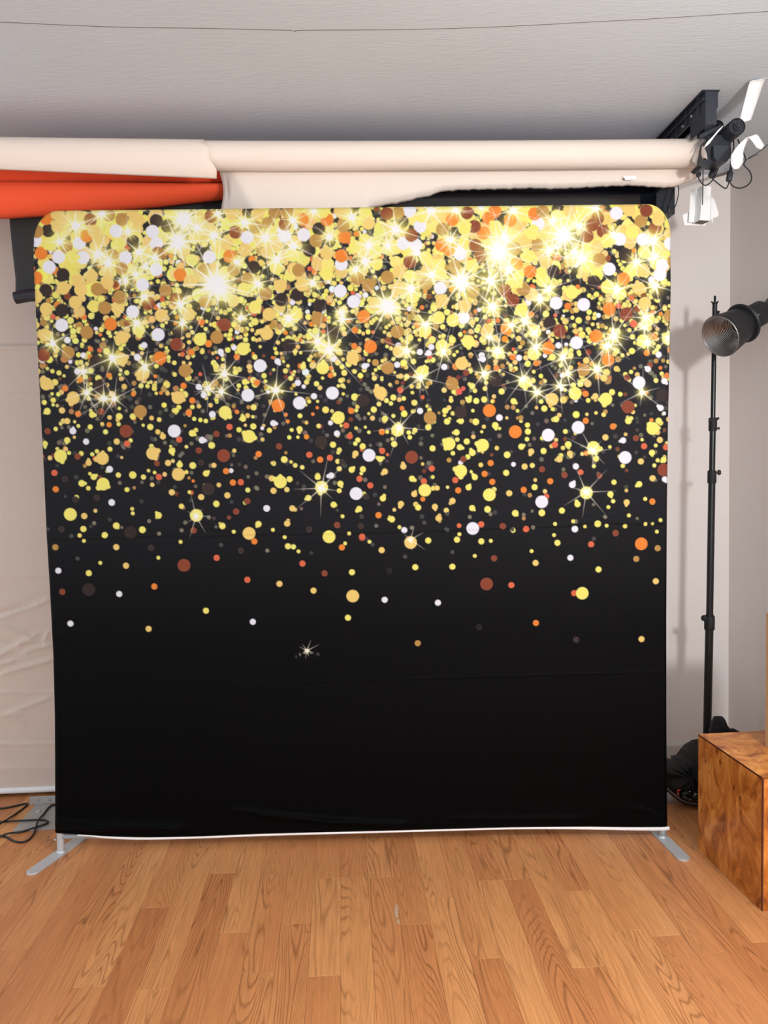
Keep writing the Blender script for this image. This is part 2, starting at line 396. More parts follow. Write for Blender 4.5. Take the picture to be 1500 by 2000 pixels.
MED = """G 153,1232,11 262,1119,11 294,1052,11 366,823,11 838,975,11 959,948,11 872,1191,11 1412,1197,11 1206,1088,11 1757,1030,11 2189,955,11 2137,746,11
153,1232,11 466,1310,11 662,1295,11 569,1291,11 176,1420,11 456,1414,11 278,1493,11 441,1508,11 90,1606,11 826,1308,11 891,1244,11 871,1190,11
1278,1252,11 1399,1239,11 1462,1258,11 1413,1197,11 1326,1286,11 821,1352,11 1289,1385,11 1223,1368,11 1120,1434,11 1745,1429,11 1845,1400,12
1665,1282,11 2136,1386,11 2204,1461,11 2178,1325,11 1883,1419,11 1721,1376,11 1462,1259,11 1411,1198,11 2010,1474,11 2085,1241,11 1975,1620,11 Y
265,1195,11 356,1180,11 223,1162,11 148,1144,7 410,1078,7 203,1064,7 161,1028,11 573,884,11 1098,1011,11 1080,847,11 640,1187,11 872,1109,11
909,1090,7 1076,1115,7 770,1191,11 820,1169,7 681,1165,7 491,1133,7 416,1229,11 1091,1150,7 861,1142,7 1069,1212,7 325,1238,7 1244,1197,11 1271,1169,7
1163,1119,7 1373,1119,11 1476,1120,11 1485,1139,7 1563,1112,11 1597,1113,7 1686,1210,11 1781,1208,11 1828,1169,7 1893,1177,7 1980,1167,11 2013,1159,7
2093,1194,7 2152,1162,7 2206,1175,7 2193,1134,7 1824,1129,7 1836,1101,11 1743,1073,7 1983,1002,11 1539,1060,7 1458,1023,11 1325,1024,11 38,1604,12
149,1348,12 330,1374,13 265,1195,12 357,1179,12 416,1229,12 148,1186,11 223,1163,11 192,1370,11 545,1517,12 612,1473,12 471,1456,12 589,1374,11
543,1403,12 726,1565,11 497,1407,11 622,1267,11 641,1188,11 24,1490,11 104,1501,11 290,1581,12 195,1589,11 338,1580,11 398,1542,11 764,1604,11
725,1565,11 736,1694,11 942,1744,11 1188,1588,11 1258,1629,11 761,1537,11 867,1418,12 1207,1413,11 1145,1378,11 1146,1459,11 1258,1465,11 1394,1447,11
1129,1237,11 1245,1198,11 1339,1238,11 1105,1377,11 1038,1254,11 949,1280,11 1064,1328,11 1214,1273,11 769,1190,11 984,1354,11 1319,1341,11
924,1524,11 1227,1555,11 1441,1579,11 1447,1541,11 1380,1522,11 1041,1467,11 884,1348,11 641,1186,11 622,1265,11 1480,1502,11 1538,1664,11
1642,1643,11 1549,1538,12 1618,1524,12 1496,1542,11 1516,1469,11 1535,1429,12 1659,1419,12 1734,1500,11 1877,1451,12 1922,1664,11 2034,1633,11
1835,1542,11 2092,1531,12 2200,1529,11 2176,1416,11 2218,1390,11 2027,1271,11 1976,1399,11 1710,1447,11 1789,1430,11 1491,1449,11 1520,1306,11
1756,1302,11 1532,1232,11 1587,1226,12 1686,1210,12 1781,1210,12 1853,1216,11 1909,1238,11 1981,1166,12 2130,1305,11 1655,1355,11 1543,1342,11
1684,1608,11 1793,1580,11 1525,1616,11 1580,1616,11 1447,1541,11 T 46,1123,11 2119,1037,11 2196,1074,11 1329,749,11 W 53,1039,11 266,951,11 88,848,11
739,840,11 1288,1158,11 1899,1150,11 1882,1046,11 1213,909,11 1404,894,11 125,1533,12 170,1495,11 249,1396,12 252,1278,12 579,1492,12 618,1582,12
573,1679,11 590,1650,11 387,1828,11 653,1800,11 361,1786,12 978,1639,11 832,1547,11 1056,1506,11 1032,1358,11 800,1246,12 1352,1580,11 1274,1744,11
1159,1741,11 1386,1783,11 1355,1787,11 853,1763,11 922,1687,11 654,1800,11 1440,1733,11 1633,1551,12 2073,1462,11 2222,1321,11 1904,1373,11
1891,1308,12 1899,1149,12 2207,1574,11 2220,1669,11 2162,1712,11 2200,1762,11 1705,1760,11 1845,1801,11 1577,1758,11 B 64,963,11 1000,1009,11
539,1174,11 1048,1182,11 1642,1164,11 2045,1130,11 1608,1050,11 36,1534,11 566,1456,11 630,1513,11 732,1273,11 417,1413,10 138,1443,11 692,1237,11
538,1173,11 691,1237,11 732,1273,11 1049,1181,11 850,1465,11 1863,1343,11 1988,1338,10 1783,1365,11 2119,1469,11 1640,1165,11 1503,1407,11
2045,1132,11 2087,1683,11 1517,1711,11 O 392,975,11 753,1129,11 1064,1101,11 1198,1214,11 1756,813,11 56,1329,11 104,1683,11 549,1632,11 520,1684,11
146,1593,11 660,1381,11 260,1725,10 778,1690,11 710,1781,11 1124,1812,11 1038,1711,10 1108,1585,11 1215,1509,11 1197,1213,11 683,1340,11 777,1439,11
994,1415,11 1625,1725,11 1766,1740,11 1940,1534,11 1940,1629,11 1605,1324,11 1578,1353,11 1483,1296,11 2177,1242,11 1812,1322,11 1717,1293,11
2037,1512,11 2158,1769,11 1600,1391,11 R 617,1073,11 724,992,11 922,1046,11 1137,1134,11 1564,1173,11 1724,1152,11 1957,1093,11 1895,918,11
1669,952,11 54,1387,11 314,1485,11 422,1365,11 711,1340,11 498,1496,11 677,1537,11 1089,1534,11 1029,1421,11 956,1433,11 711,1341,11 1132,1344,11
1170,1320,11 1390,1376,11 1361,1331,11 1215,1442,11 1283,1655,11 1137,1138,11 1101,1496,11 1830,1452,11 1473,1333,11 2148,1440,11 1798,1268,10
1563,1173,11 1724,1153,11 1921,1352,10 2226,1435,11 D 704,1097,11 949,1168,11 385,1114,11 70,1187,11 1901,749,11 124,1291,11 199,1296,11 70,1186,11
573,1413,11 90,1364,11 1072,1405,11 949,1168,11 1133,1176,11 1154,1280,11 g 798,1095,7 416,1164,7 382,1209,7 187,1206,7 496,1174,7 594,1218,7
1749,1158,7 2007,1190,7 1523,1200,7 1597,1209,7 1716,1204,7 1315,1166,7 d 123,1081,7 634,1119,7 105,1162,7 21,1188,7 1675,1152,7 1967,1113,7
1459,1076,7 1289,1063,7 1442,1156,7 1360,1183,7 1443,1213,7 f 1232,1013,11 1551,802,11"""
STARS = """S 163,2244,163 106,2190,109 239,2145,145 272,2114,127 330,2053,91 539,2260,190 516,2182,199 380,2150,109 256,2283,109 344,2222,91 395,1996,91
363,1905,109 518,1967,127 522,1903,91 365,2075,91 436,2130,91 401,2101,91 752,2245,127 584,2229,109 642,2202,136 644,2035,272 665,2013,163
821,2191,145 859,2116,127 919,2163,136 919,2250,109 1125,2257,127 1044,2189,109 791,2034,109 729,1918,100 895,1911,118 983,2034,91 1083,1904,109
1080,1930,72 887,2194,91 994,2280,82 1135,2077,91 721,2109,72 658,2276,91 1402,2275,163 1277,2214,163 1182,2159,127 1168,2106,127 1249,2158,91
1488,2276,91 1468,2175,109 1348,2133,109 1500,2138,109 1401,2053,127 1327,2006,145 1243,1948,199 1504,2029,199 1636,2132,236 1659,2177,154
1673,2068,145 1608,2029,163 1612,1940,145 1377,1883,109 1691,2270,109 1514,1904,91 1601,1834,72 1679,1874,91 1580,2284,72 1981,2275,127 1831,2234,109
1865,2181,208 1817,2133,127 1919,2214,109 1930,2101,163 1903,2124,109 2042,2182,91 2180,2157,154 2188,2104,109 2122,2086,109 2052,1991,127
1810,1997,109 1782,1960,91 2188,2002,109 2156,1892,109 1728,1888,109 1762,1846,91 2149,1858,72 68,1842,127 273,1786,145 171,1740,109 179,1667,100
240,1645,109 275,1644,100 386,1753,118 665,1724,118 606,1674,91 652,1661,100 549,1223,83 995,1831,127 1036,1800,172 843,1663,136 1310,1792,127
1439,1787,118 1356,1697,118 1277,1523,112 996,1313,120 1629,1786,127 1580,1708,109 1765,1796,109 1718,1686,109 1768,1637,109 1862,1758,118
1876,1701,100 1850,1659,100 1982,1714,127 2019,1797,118 2040,1829,145 2142,1630,109 2161,1803,109 2234,1820,91 1963,1428,112 1940,1281,112 930,731,51
1310,1123,65"""
COLS = {'Y': (253, 242, 124), 'G': (249, 214, 124), 'T': (196, 150, 84), 'O': (248, 142, 62), 'B': (146, 76, 56), 'R': (232, 112, 78),
        'W': (244, 244, 252), 'D': (66, 56, 53), 'g': (138, 130, 110), 'd': (82, 80, 78), 'f': (40, 38, 42)}

def parse(txt):
    out, c = [], None
    for tok in txt.split():
        if tok[0].isalpha(): c = tok; continue
        out.append((c,) + tuple(float(v) for v in tok.split(',')))
    return out

RES = 1.8                                                     # mm per canvas cell
CW, CH = int(2300 / RES), int(2340 / RES)
U0, V0 = -25.0, 2325.0                                        # canvas origin: left edge, top

def paint_print():
    rn = random.Random(5)
    zc = V0 - (np.arange(CH) + 0.5) * RES
    base = np.interp(zc, [0, 300, 800, 1200, 1700, 2320], [0.020, 0.024, 0.062, 0.138, 0.180, 0.190])
    C = np.empty((CH, CW, 3)); C[:] = (base[:, None, None] * np.array([1.0, 1.0, 1.08]))
    def window(u, z, r):
        i0, i1 = max(0, int((V0 - z - r) / RES) - 1), min(CH, int((V0 - z + r) / RES) + 2)
        j0, j1 = max(0, int((u - U0 - r) / RES) - 1), min(CW, int((u - U0 + r) / RES) + 2)
        if i0 >= i1 or j0 >= j1: return None
        zz = V0 - (np.arange(i0, i1) + 0.5) * RES - z
        uu = U0 + (np.arange(j0, j1) + 0.5) * RES - u
        return slice(i0, i1), slice(j0, j1), zz[:, None], uu[None, :]
    def disc(u, z, r, col, al=1.0, rim=0.10):
        w = window(u, z, r + 2)
        if w is None: return
        d = np.sqrt(w[2] ** 2 + w[3] ** 2)
        a = np.clip((r - d) / RES + 0.5, 0, 1) * al
        col = np.array(col) / 255.0
        edge = np.clip((d - (r - 3.2)) / 2.5, 0, 1)[..., None] * rim
        cc = col * (1 - edge) + edge
        C[w[0], w[1]] = C[w[0], w[1]] * (1 - a[..., None]) + cc * a[..., None]
    def halo(u, z, r):                                         # thin dark outline of the print round a dot
        w = window(u, z, r + 5)
        if w is None: return
        d = np.sqrt(w[2] ** 2 + w[3] ** 2)
        a = np.clip(1 - (d - r) / 3.0, 0, 1) * 0.35
        C[w[0], w[1]] *= (1 - a[..., None])
    def scatter(prof, rmin, rmax, cols, wts, al=1.0, jit=10, dark=False, rim=0.1):
        zs = [p[0] for p in prof]; ds = [p[1] for p in prof]
        for i in range(len(prof) - 1):
            za, zb = zs[i], zs[i + 1]
            n = int(round((ds[i] + ds[i + 1]) / 2 * abs(za - zb) * 2250 / (184.0 * 184.0)))
            for _ in range(n):
                t = rn.random()
                lo, hi = ds[i], ds[i + 1]
                if rn.random() * max(lo, hi) > lo + (hi - lo) * t: t = rn.random()
                z = za + (zb - za) * t
                c = COLS[rn.choices(cols, wts)[0]]
                c = tuple(min(255, max(0, v + rn.uniform(-jit, jit))) for v in c)
                r = rn.uniform(rmin, rmax); u = rn.uniform(-5, 2250)
                if dark: halo(u, z, r)
                disc(u, z, r, c, al, rim)
    # dim dots far back in the print
    scatter([(2310, 30), (1900, 34), (1600, 20), (1400, 10), (1250, 4), (1130, 1.2), (1050, 0)], 5.5, 8.5, ['g', 'd', 'f', 'B'], [6, 5, 1, 1], 0.85, rim=0.04)
    # bright small dots
    scatter([(2310, 70), (2100, 92), (1900, 62), (1750, 36), (1600, 23), (1480, 13), (1350, 7), (1230, 2.5), (1130, 0.6), (1080, 0)],
            5.5, 9.5, ['Y', 'G', 'T', 'O', 'R', 'W'], [60, 20, 9, 5, 4, 3], 1.0, dark=True)
    scatter([(2310, 16), (2100, 26), (1900, 18), (1760, 10), (1650, 4), (1550, 0)], 9.5, 13.0, ['Y', 'G', 'T', 'O', 'R', 'W', 'B'], [46, 24, 8, 6, 4, 9, 3], 1.0, dark=True)
    for d in parse(MED):
        if d[3] > 9: halo(d[1], d[2], d[3])
        disc(d[1], d[2], d[3], COLS[d[0]])
        if d[0] in 'YGW' and d[2] > 1180 and rn.random() < 0.45:
            w = rn.uniform(0, 6.28); disc(d[1] + math.cos(w) * d[3], d[2] + math.sin(w) * d[3], rn.uniform(4, 7), COLS[d[0]])
    # closed layer of large gold dots at the very top
    scatter([(2312, 30), (2200, 26), (2110, 14), (2020, 5), (1930, 0)], 20, 24, ['Y', 'G'], [60, 40], 1.0, jit=9, rim=0.07)
    for d in parse(BIG):
        if d[2] < 2020: halo(d[1], d[2], 22.5)
        if d[0] in 'YG' and d[2] > 1300:
            for _ in range(rn.choice([1, 2, 2, 3])):
                w = rn.uniform(0, 6.28); disc(d[1] + math.cos(w) * 21, d[2] + math.sin(w) * 21, rn.uniform(6, 10), COLS[d[0]], 1.0, 0.05)
        c = COLS[d[0]]
        if d[0] == 'D' and d[2] < 1300: c = (60, 50, 48)
        disc(d[1], d[2], 22.7, c, 1.0, 0.07 if d[0] != 'D' else 0.02)
    # sparkles, screened over the dots
    def screen(w, g):
        C[w[0], w[1]] = 1 - (1 - C[w[0], w[1]]) * (1 - np.clip(g, 0, 1))
    for (_, u, z, L) in parse(STARS):
        high = min(1.0, max(0.0, (z - 1500) / 450.0))
        w = window(u, z, L * 1.05)
        if w is None: continue
        d = np.sqrt(w[2] ** 2 + w[3] ** 2)
        hr = L * (0.17 + 0.13 * high)
        hal = np.exp(-(d / hr) ** 2) * (0.50 + 0.25 * high)
        core = np.exp(-(d / (L * (0.048 + (0.085 if L > 180 else 0.022) * high))) ** 2)
        g = hal[..., None] * np.array([0.94, 0.88, 0.30]) + core[..., None] * np.array([0.90, 0.92, 0.95])
        n = rn.choice([6, 7, 7, 8]) + (4 if L > 180 else 0)
        a0 = rn.uniform(0, 6.28)
        for q in range(n):
            ang = a0 + 2 * math.pi * (q + rn.uniform(-0.22, 0.22)) / n
            ln = L * rn.choice([0.45, 0.62, 0.85, 1.0, 1.0])
            ca, sa = math.cos(ang), math.sin(ang)
            tt = (w[3] * ca + w[2] * sa) / ln; pp = np.abs(-w[3] * sa + w[2] * ca)
            wd = np.maximum(1.25, (1.5 + 0.009 * L) * (1 - tt))
            ray = np.exp(-(pp / wd) ** 2) * np.clip(1 - tt, 0, 1) ** 0.45 * (tt > 0)
            g = g + ray[..., None] * np.array([0.93, 0.90, 0.84])
        # short spikes close to the core
        for q in range(18):
            ang = rn.uniform(0, 6.28); ln = hr * rn.uniform(0.9, 1.7); ca, sa = math.cos(ang), math.sin(ang)
            tt = (w[3] * ca + w[2] * sa) / ln; pp = np.abs(-w[3] * sa + w[2] * ca)
            g = g + (np.exp(-(pp / 2.4) ** 2) * np.clip(1 - tt, 0, 1) * (tt > 0))[..., None] * np.array([0.42, 0.40, 0.24])
        screen(w, g)
    return s2l(np.clip(C, 0, 1)) * 0.675

M_PRINT, nt, b_ = new_mat('printed_stretch_fabric')
_at = N(nt, 'ShaderNodeAttribute', attribute_name='print')
_nz = N(nt, 'ShaderNodeTexNoise'); _nz.inputs['Scale'].default_value = 900.0
_bp = N(nt, 'ShaderNodeBump'); _bp.inputs['Strength'].default_value = 0.06; _bp.inputs['Distance'].default_value = 0.0006
_gp = N(nt, 'ShaderNodeNewGeometry')
nt.links.new(_gp.outputs['Position'], _nz.inputs['Vector'])
nt.links.new(_nz.outputs['Fac'], _bp.inputs['Height']); nt.links.new(_bp.outputs['Normal'], b_.inputs['Normal'])
nt.links.new(_at.outputs['Color'], b_.inputs['Base Color'])
b_.inputs['Roughness'].default_value = 0.62
b_.inputs['Specular IOR Level'].default_value = 0.05
M_WHITECLOTH = surf('white_cloth', (232, 230, 228), 0.8, bump=0.15, bscale=400)
M_ALU = surf('satin_aluminium', (196, 199, 200), 0.4, 0.45, bump=0.02)
M_ZIP = surf('white_zip', (240, 238, 236), 0.55, bump=0.3, bscale=500)

BD_A = Vector((-1.06569, 2.80085, 0.0)); BD_RZ = math.atan2(-0.04552589, 0.99896316)
stand = tag(empty('backdrop_stand', BD_A, BD_RZ), 'tall fabric backdrop printed with gold dots and sparkles on black, silver feet', 'backdrop')

LZ = [(2196, 11), (2143, 7), (1985, 7), (1825, 7), (1611, 9), (1376, 11), (1158, 11), (975, 14), (734, 16), (511, 12), (323, 5), (85, -5), (40, -6)]
RZ_ = [(2250, 2248), (2122, 2247), (1998, 2248), (1748, 2243), (1513, 2238), (1203, 2234), (834, 2232), (459, 2232), (269, 2233), (52, 2235), (40, 2235)]
BOT = [(-8, 83), (88, 75), (171, 67), (356, 58), (542, 58), (728, 62), (1194, 62), (1661, 64), (1942, 59), (2111, 53), (2240, 50)]
def lz(z): return np.interp(z, [p[0] for p in LZ][::-1], [p[1] for p in LZ][::-1])
def rz(z): return np.interp(z, [p[0] for p in RZ_][::-1], [p[1] for p in RZ_][::-1])
def top_z(u): return 2301.5 - 13.0 * (u / 2240.0)
def bot_z(u): return np.interp(u, [p[0] for p in BOT], [p[1] for p in BOT])

def relief(u, z):
    """creases of the fabric, mm towards the viewer"""
    def ridge(d, a, w): return a * np.exp(-(d / w) ** 2)
    h = 2.0 * np.sin(u / 410.0 + 0.6) * np.sin(z / 700.0)
    c1 = 1152 + 10 * u / 2240.0 + 4 * np.sin(u / 260.0) - 7 * np.exp(-((u - 585) / 90.0) ** 2) + 7 * np.exp(-((u - 1990) / 70.0) ** 2)
    h = h + ridge(z - c1, 1.7, 4.5) - ridge(z - c1 + 9, 0.9, 5.0)
    h = h + ridge(z - (612 + 14 * u / 2240.0), 1.4, 4.0)
    # small fan of folds round the fixed points of the fold line
    for (uc, zc_, L, sl, a) in [(560, 1185, 120, -0.16, 1.5), (640, 1180, 100, -0.42, 1.2), (620, 1205, 90, 0.12, 1.0), (1960, 1180, 90, 0.22, 1.4), (2040, 1176, 70, -0.3, 1.2), (1180, 1165, 60, 0.2, 0.8)]:
        d = (z - zc_) - sl * (u - uc)
        h = h + 1.9 * a * np.exp(-(d / 5.0) ** 2) * np.exp(-((u - uc) / L) ** 2)
    # soft wrinkles just above the bottom rail
    for (ua, za, ub, zb, a, w) in [(690, 150, 1000, 104, 4.0, 9), (760, 128, 1240, 84, 4.5, 10), (1000, 104, 1230, 92, 3, 6), (0, 128, 160, 96, 5, 10), (20, 112, 420, 92, 8, 15), (1480, 100, 1900, 92, 2.0, 9), (2140, 120, 2230, 78, 2.5, 9)]:
        t = np.clip((u - ua) / (ub - ua), 0, 1); zl = za + (zb - za) * t
        fade = np.exp(-((np.minimum(u - ua, 0)) / 40.0) ** 2) * np.exp(-((np.maximum(u - ub, 0)) / 40.0) ** 2)
        h = h + 1.8 * a * np.exp(-((z - zl) / w) ** 2) * fade
    # faint old fold marks down the left edge
    for zz_ in (900, 800, 860, 700, 540):
        h = h + 1.0 * np.exp(-((z - zz_ - 0.25 * u) / 9.0) ** 2) * np.exp(-(u / 150.0) ** 2)
    return h

canvas = paint_print()
NC = 951
s_ = np.linspace(0, 1, NC)
hh = np.concatenate([[0, 0.25, 0.7, 1.3], np.arange(2.2, 1575, 2.2), np.arange(1575, 1655, 8.0), np.arange(1655, 1712, 3.0), np.arange(1712, 2120, 12.0), np.arange(2120, 2241, 4.0)])
NR = len(hh)
frac = hh / hh[-1]
znom = 2301.5 - frac * (2301.5 - 60)
hmm = hh
AL, BL, AR, BR = 92.0, 118.0, 82.0, 112.0
insL = np.where(hmm < BL, AL * (1 - np.sqrt(np.clip(1 - ((BL - hmm) / BL) ** 2, 0, 1))), 0)
insR = np.where(hmm < BR, AR * (1 - np.sqrt(np.clip(1 - ((BR - hmm) / BR) ** 2, 0, 1))), 0)
ul = lz(znom) + insL; ur = rz(znom) - insR
U = ul[:, None] + (ur - ul)[:, None] * s_[None, :]
tz, bz = top_z(U), bot_z(U)
Zg = tz - frac[:, None] * (tz - bz)
ed = np.minimum(np.minimum(U - lz(Zg), rz(Zg) - U), np.minimum(tz - Zg, 1e9))
# rounded corner: distance to the corner arc
for (sgn, uc, zc_, a_, b__) in ((-1, lz(2180) + AL, 2301.5 - BL, AL, BL), (1, rz(2180) - AR, 2289 - BR, AR, BR)):
    qx = (U - uc) * sgn / a_; qz = (Zg - zc_) / b__
    inc = (qx > 0) & (qz > 0)
    ed = np.where(inc, np.minimum(ed, (1 - np.sqrt(qx ** 2 + qz ** 2)) * (a_ + b__) / 2), ed)
ed = np.clip(ed, 0, 16)
roll = 16 - np.sqrt(np.clip(256 - (16 - ed) ** 2, 0, 256))
fadeE = np.clip(ed / 16, 0, 1)
Yg = -16 + roll - relief(U, Zg) * fadeE
# sample the print
fi = np.clip((V0 - Zg) / RES - 0.5, 0, CH - 1.001); fj = np.clip((U - U0) / RES - 0.5, 0, CW - 1.001)
i0 = fi.astype(int); j0 = fj.astype(int); di = (fi - i0)[..., None]; dj = (fj - j0)[..., None]
Cc = (canvas[i0, j0] * (1 - di) + canvas[i0 + 1, j0] * di) * (1 - dj) + (canvas[i0, j0 + 1] * (1 - di) + canvas[i0 + 1, j0 + 1] * di) * dj
P = np.stack([U, Yg, Zg], -1).reshape(-1, 3) / 1000.0
Cc = Cc.reshape(-1, 3)
idx = np.arange(NR * NC).reshape(NR, NC)
quads = np.stack([idx[:-1, :-1], idx[1:, :-1], idx[1:, 1:], idx[:-1, 1:]], -1).reshape(-1, 4)
# the cloth turns round the tube to the back: a skirt along left, top and right edge
loop = np.concatenate([idx[::-1, 0], idx[0, 1:], idx[1:, -1]])
nv = len(P)
back = P[loop].copy(); back[:, 1] = 0.017
P = np.concatenate([P, back]); Cc = np.concatenate([Cc, Cc[loop]])
bi = nv + np.arange(len(loop))
sk = np.stack([loop[:-1], loop[1:], bi[1:], bi[:-1]], -1)
quads = np.concatenate([quads, sk]).astype(np.int32)
me = bpy.data.meshes.new('fabric_cover')
me.vertices.add(len(P)); me.vertices.foreach_set('co', P.astype(np.float32).ravel())
me.loops.add(quads.size); me.loops.foreach_set('vertex_index', quads.ravel())
me.polygons.add(len(quads))
me.polygons.foreach_set('loop_start', np.arange(0, quads.size, 4, dtype=np.int32))
me.polygons.foreach_set('use_smooth', np.ones(len(quads), dtype=bool))
me.update(calc_edges=True)
ca = me.color_attributes.new('print', 'FLOAT_COLOR', 'POINT')
ca.data.foreach_set('color', np.concatenate([Cc, np.ones((len(Cc), 1))], 1).astype(np.float32).ravel())
me.materials.append(M_PRINT)
cover = bpy.data.objects.new('fabric_cover', me); COL.objects.link(cover); cover.parent = stand
cover['label'] = 'black stretch fabric printed with gold, orange and white dots and starbursts'

# plain white back of the cover
g = Geo(); rows = []
for h in [0, 4, 12, 25, 45, 70, 100, 140, 400, 800, 1200, 1600, 2000, 2240]:
    f_ = h / 2240.0; zn = 2301.5 - f_ * 2241
    a = lz(zn) + (AL * (1 - math.sqrt(max(0, 1 - ((BL - h) / BL) ** 2))) if h < BL else 0) - 2.5
    c = rz(zn) - (AR * (1 - math.sqrt(max(0, 1 - ((BR - h) / BR) ** 2))) if h < BR else 0) + 2.5
    row = []
    for t in np.linspace(0, 1, 30):
        u = a + (c - a) * t
        row.append((u / 1000, 0.0175, (top_z(u) + 1.0 - f_ * (top_z(u) + 1.0 - bot_z(u))) / 1000))
    rows.append(row)
solid(g.grid(rows).build('back_panel', M_WHITECLOTH, stand), 0.001)
# zip edge along the bottom
zp, zr = [], []
for u, z, r_ in [(80, 72, 3), (130, 68, 4), (171, 62, 4.5), (260, 55, 4.5), (356, 52, 4.5), (542, 52, 4), (728, 55, 4), (960, 56, 4), (1194, 56, 3.6), (1500, 57, 3.4), (1661, 57, 3.6), (1800, 55, 4.5), (1942, 51, 5.5), (2060, 46, 6), (2150, 43, 6.5), (2215, 42, 7), (2238, 44, 7)]:
    zp.append((u / 1000, -0.014, z / 1000)); zr.append(r_ / 1000)
zz = spline(zp, 5)
Geo().tube(zz, list(np.interp(np.linspace(0, len(zr) - 1, len(zz)), range(len(zr)), zr)), 10, flat=0.6).build('zip_edge', M_ZIP, stand, True)
# frame: two posts, bottom and top rail, two feet
W_R = 2.2239
for xp, side in ((0.0, 'left'), (W_R, 'right')):
    bx = [(0.012, 0.006), (0.013, 0.08), (0.020, 0.25), (0.032, 0.6), (0.034, 1.2), (0.034, 2.16)] if side == 'left' else [(-0.006, 0.006), (-0.006, 0.3), (-0.010, 0.8), (-0.008, 2.16)]
    Geo().tube(spline([(xp + d_, 0, z_) for d_, z_ in bx], 4), 0.0135, 24).build('post', M_ALU, stand, True)
    Geo().lathe((xp + (0.012 if side == 'left' else -0.006), 0, 0.006), (0, 0, 1), [(0, 0.0165), (0.004, 0.0165), (0.006, 0.0135)], 24).build('post_collar', M_ALU, stand, True)
Geo().tube([(0.012, -0.001, 0.062), (W_R - 0.006, -0.001, 0.066)], 0.0095, 16).build('bottom_rail', M_ALU, stand, True)
Geo().tube([(0.1, 0.0, 2.275), (W_R - 0.1, 0.0, 2.268)], 0.012, 16).build('top_rail', M_ALU, stand, True)
for xp, tip, back_ in ((0.012, on_floor(56, 1710), on_floor(150, 1643)), (W_R - 0.006, on_floor(1340, 1683), on_floor(1270, 1600))):
    inv = Matrix.Rotation(-BD_RZ, 4, 'Z')
    t0 = inv @ (tip - BD_A); c0 = Vector((xp, 0, 0))
    d = (t0 - c0); d.z = 0
    ln = d.length; d.normalize(); nrm = Vector((-d.y, d.x, 0))
    out = []
    wd = 0.023
    for q in range(13):
        a = -math.pi / 2 + math.pi * q / 12
        out.append(c0 + d * (ln - wd + wd * math.cos(a)) + nrm * (wd * math.sin(a)))
    for q in range(13):
        a = math.pi / 2 + math.pi * q / 12
        out.append(c0 + d * (-(0.19 - wd) + wd * math.cos(a)) + nrm * (wd * math.sin(a)))
    n_ = len(out); cen = c0 + d * (ln - 0.19) / 2
    ins = [cen + (p - cen) * (1 - 0.0016 / max(0.02, (p - cen).length)) for p in out]
    V = [(p.x, p.y, 0.0) for p in out] + [(p.x, p.y, 0.0048) for p in out] + [(p.x, p.y, 0.0062) for p in ins]
    F = [tuple(range(n_))[::-1], tuple(2 * n_ + i for i in range(n_))]
    for k in (0, 1): F += [(k * n_ + i, k * n_ + (i + 1) % n_, (k + 1) * n_ + (i + 1) % n_, (k + 1) * n_ + i) for i in range(n_)]
    Geo().add(V, F).build('foot', M_ALU, stand)
Geo().lathe((-0.004, -0.004, 0.052), (-1, -0.2, 0), [(0, 0), (0, 0.004), (0.004, 0.004), (0.005, 0.002), (0.005, 0)], 12).build('lock_button', M_ALU, stand, True)

# ------------------------------------------------------------------ paper rolls under the ceiling
M_CREAM = surf('cream_seamless_paper', (231, 216, 203), 0.75, var=0.02, vscale=3, bump=0.05, bscale=30, spec=0.25)
M_ORANGE = surf('orange_seamless_paper', (238, 86, 48), 0.7, var=0.04, vscale=3, bump=0.05, bscale=30, spec=0.25)
M_BLACKPAPER = surf('black_seamless_paper', (46, 45, 43), 0.6, var=0.05, vscale=4, bump=0.05, bscale=40)
M_NAVY = surf('dark_slick_paper', (18, 22, 34), 0.35, var=0.05)
M_BEIGE = surf('beige_backdrop_paper', (214, 196, 182), 0.8, var=0.03, vscale=3, bump=0.08, bscale=40, spec=0.2)
M_CORE = surf('cardboard_core', (150, 118, 84), 0.85)
M_BLACK = surf('black_moulded_plastic', (36, 39, 46), 0.45, var=0.08)
M_BLACKMET = surf('black_coated_steel', (44, 48, 58), 0.5, var=0.08, bump=0.05)
M_TAPE = surf('white_cloth_tape', (247, 247, 246), 0.7, var=0.03, bump=0.1, bscale=150)
M_CORD = surf('black_cord_rubber', (20, 19, 20), 0.5)
M_BOLT = surf('bright_screw', (190, 190, 192), 0.3, 0.9)

def roll_path(y_mid, pts, Y):
    return [at(x, y, Y) for x, y in pts]

# --- cream roll: tight roll, loosened outer wrap at left, torn sheet hanging at right
YC = 2.83
axis = [(-330, 299), (0, 299), (430, 304.5), (900, 304), (1150, 302), (1369, 299.5)]
cream = tag(empty('paper_roll', at(500, 304, YC)), 'cream paper roll with torn hanging edge, nearest the ceiling', 'paper roll', 'backdrop paper rolls')
org = cream.location.copy()
def loc(p): return Vector(p) - org
ax_pts = [loc(at(x, y, YC)) for x, y in axis]
ax_s = spline(ax_pts, 6)
Geo().tube(ax_s, 0.0495, 40, cap=False).build('roll', M_CREAM, cream, True)
for e_, s__ in ((ax_s[0], -1), (ax_s[-1], 1)):
    Geo().lathe(e_, (s__, 0, 0), [(0, 0.0495), (0.0004, 0.049), (-0.001, 0.03)], 40).build('roll_end', M_CREAM, cream)
Geo().tube([ax_s[0] + Vector((-0.03, 0, 0)), ax_s[-1] + Vector((0.004, 0, 0))], 0.03, 24).build('core_tube', M_CORE, cream, True)

def x_at(px, Y): return at(px, 300, Y).x
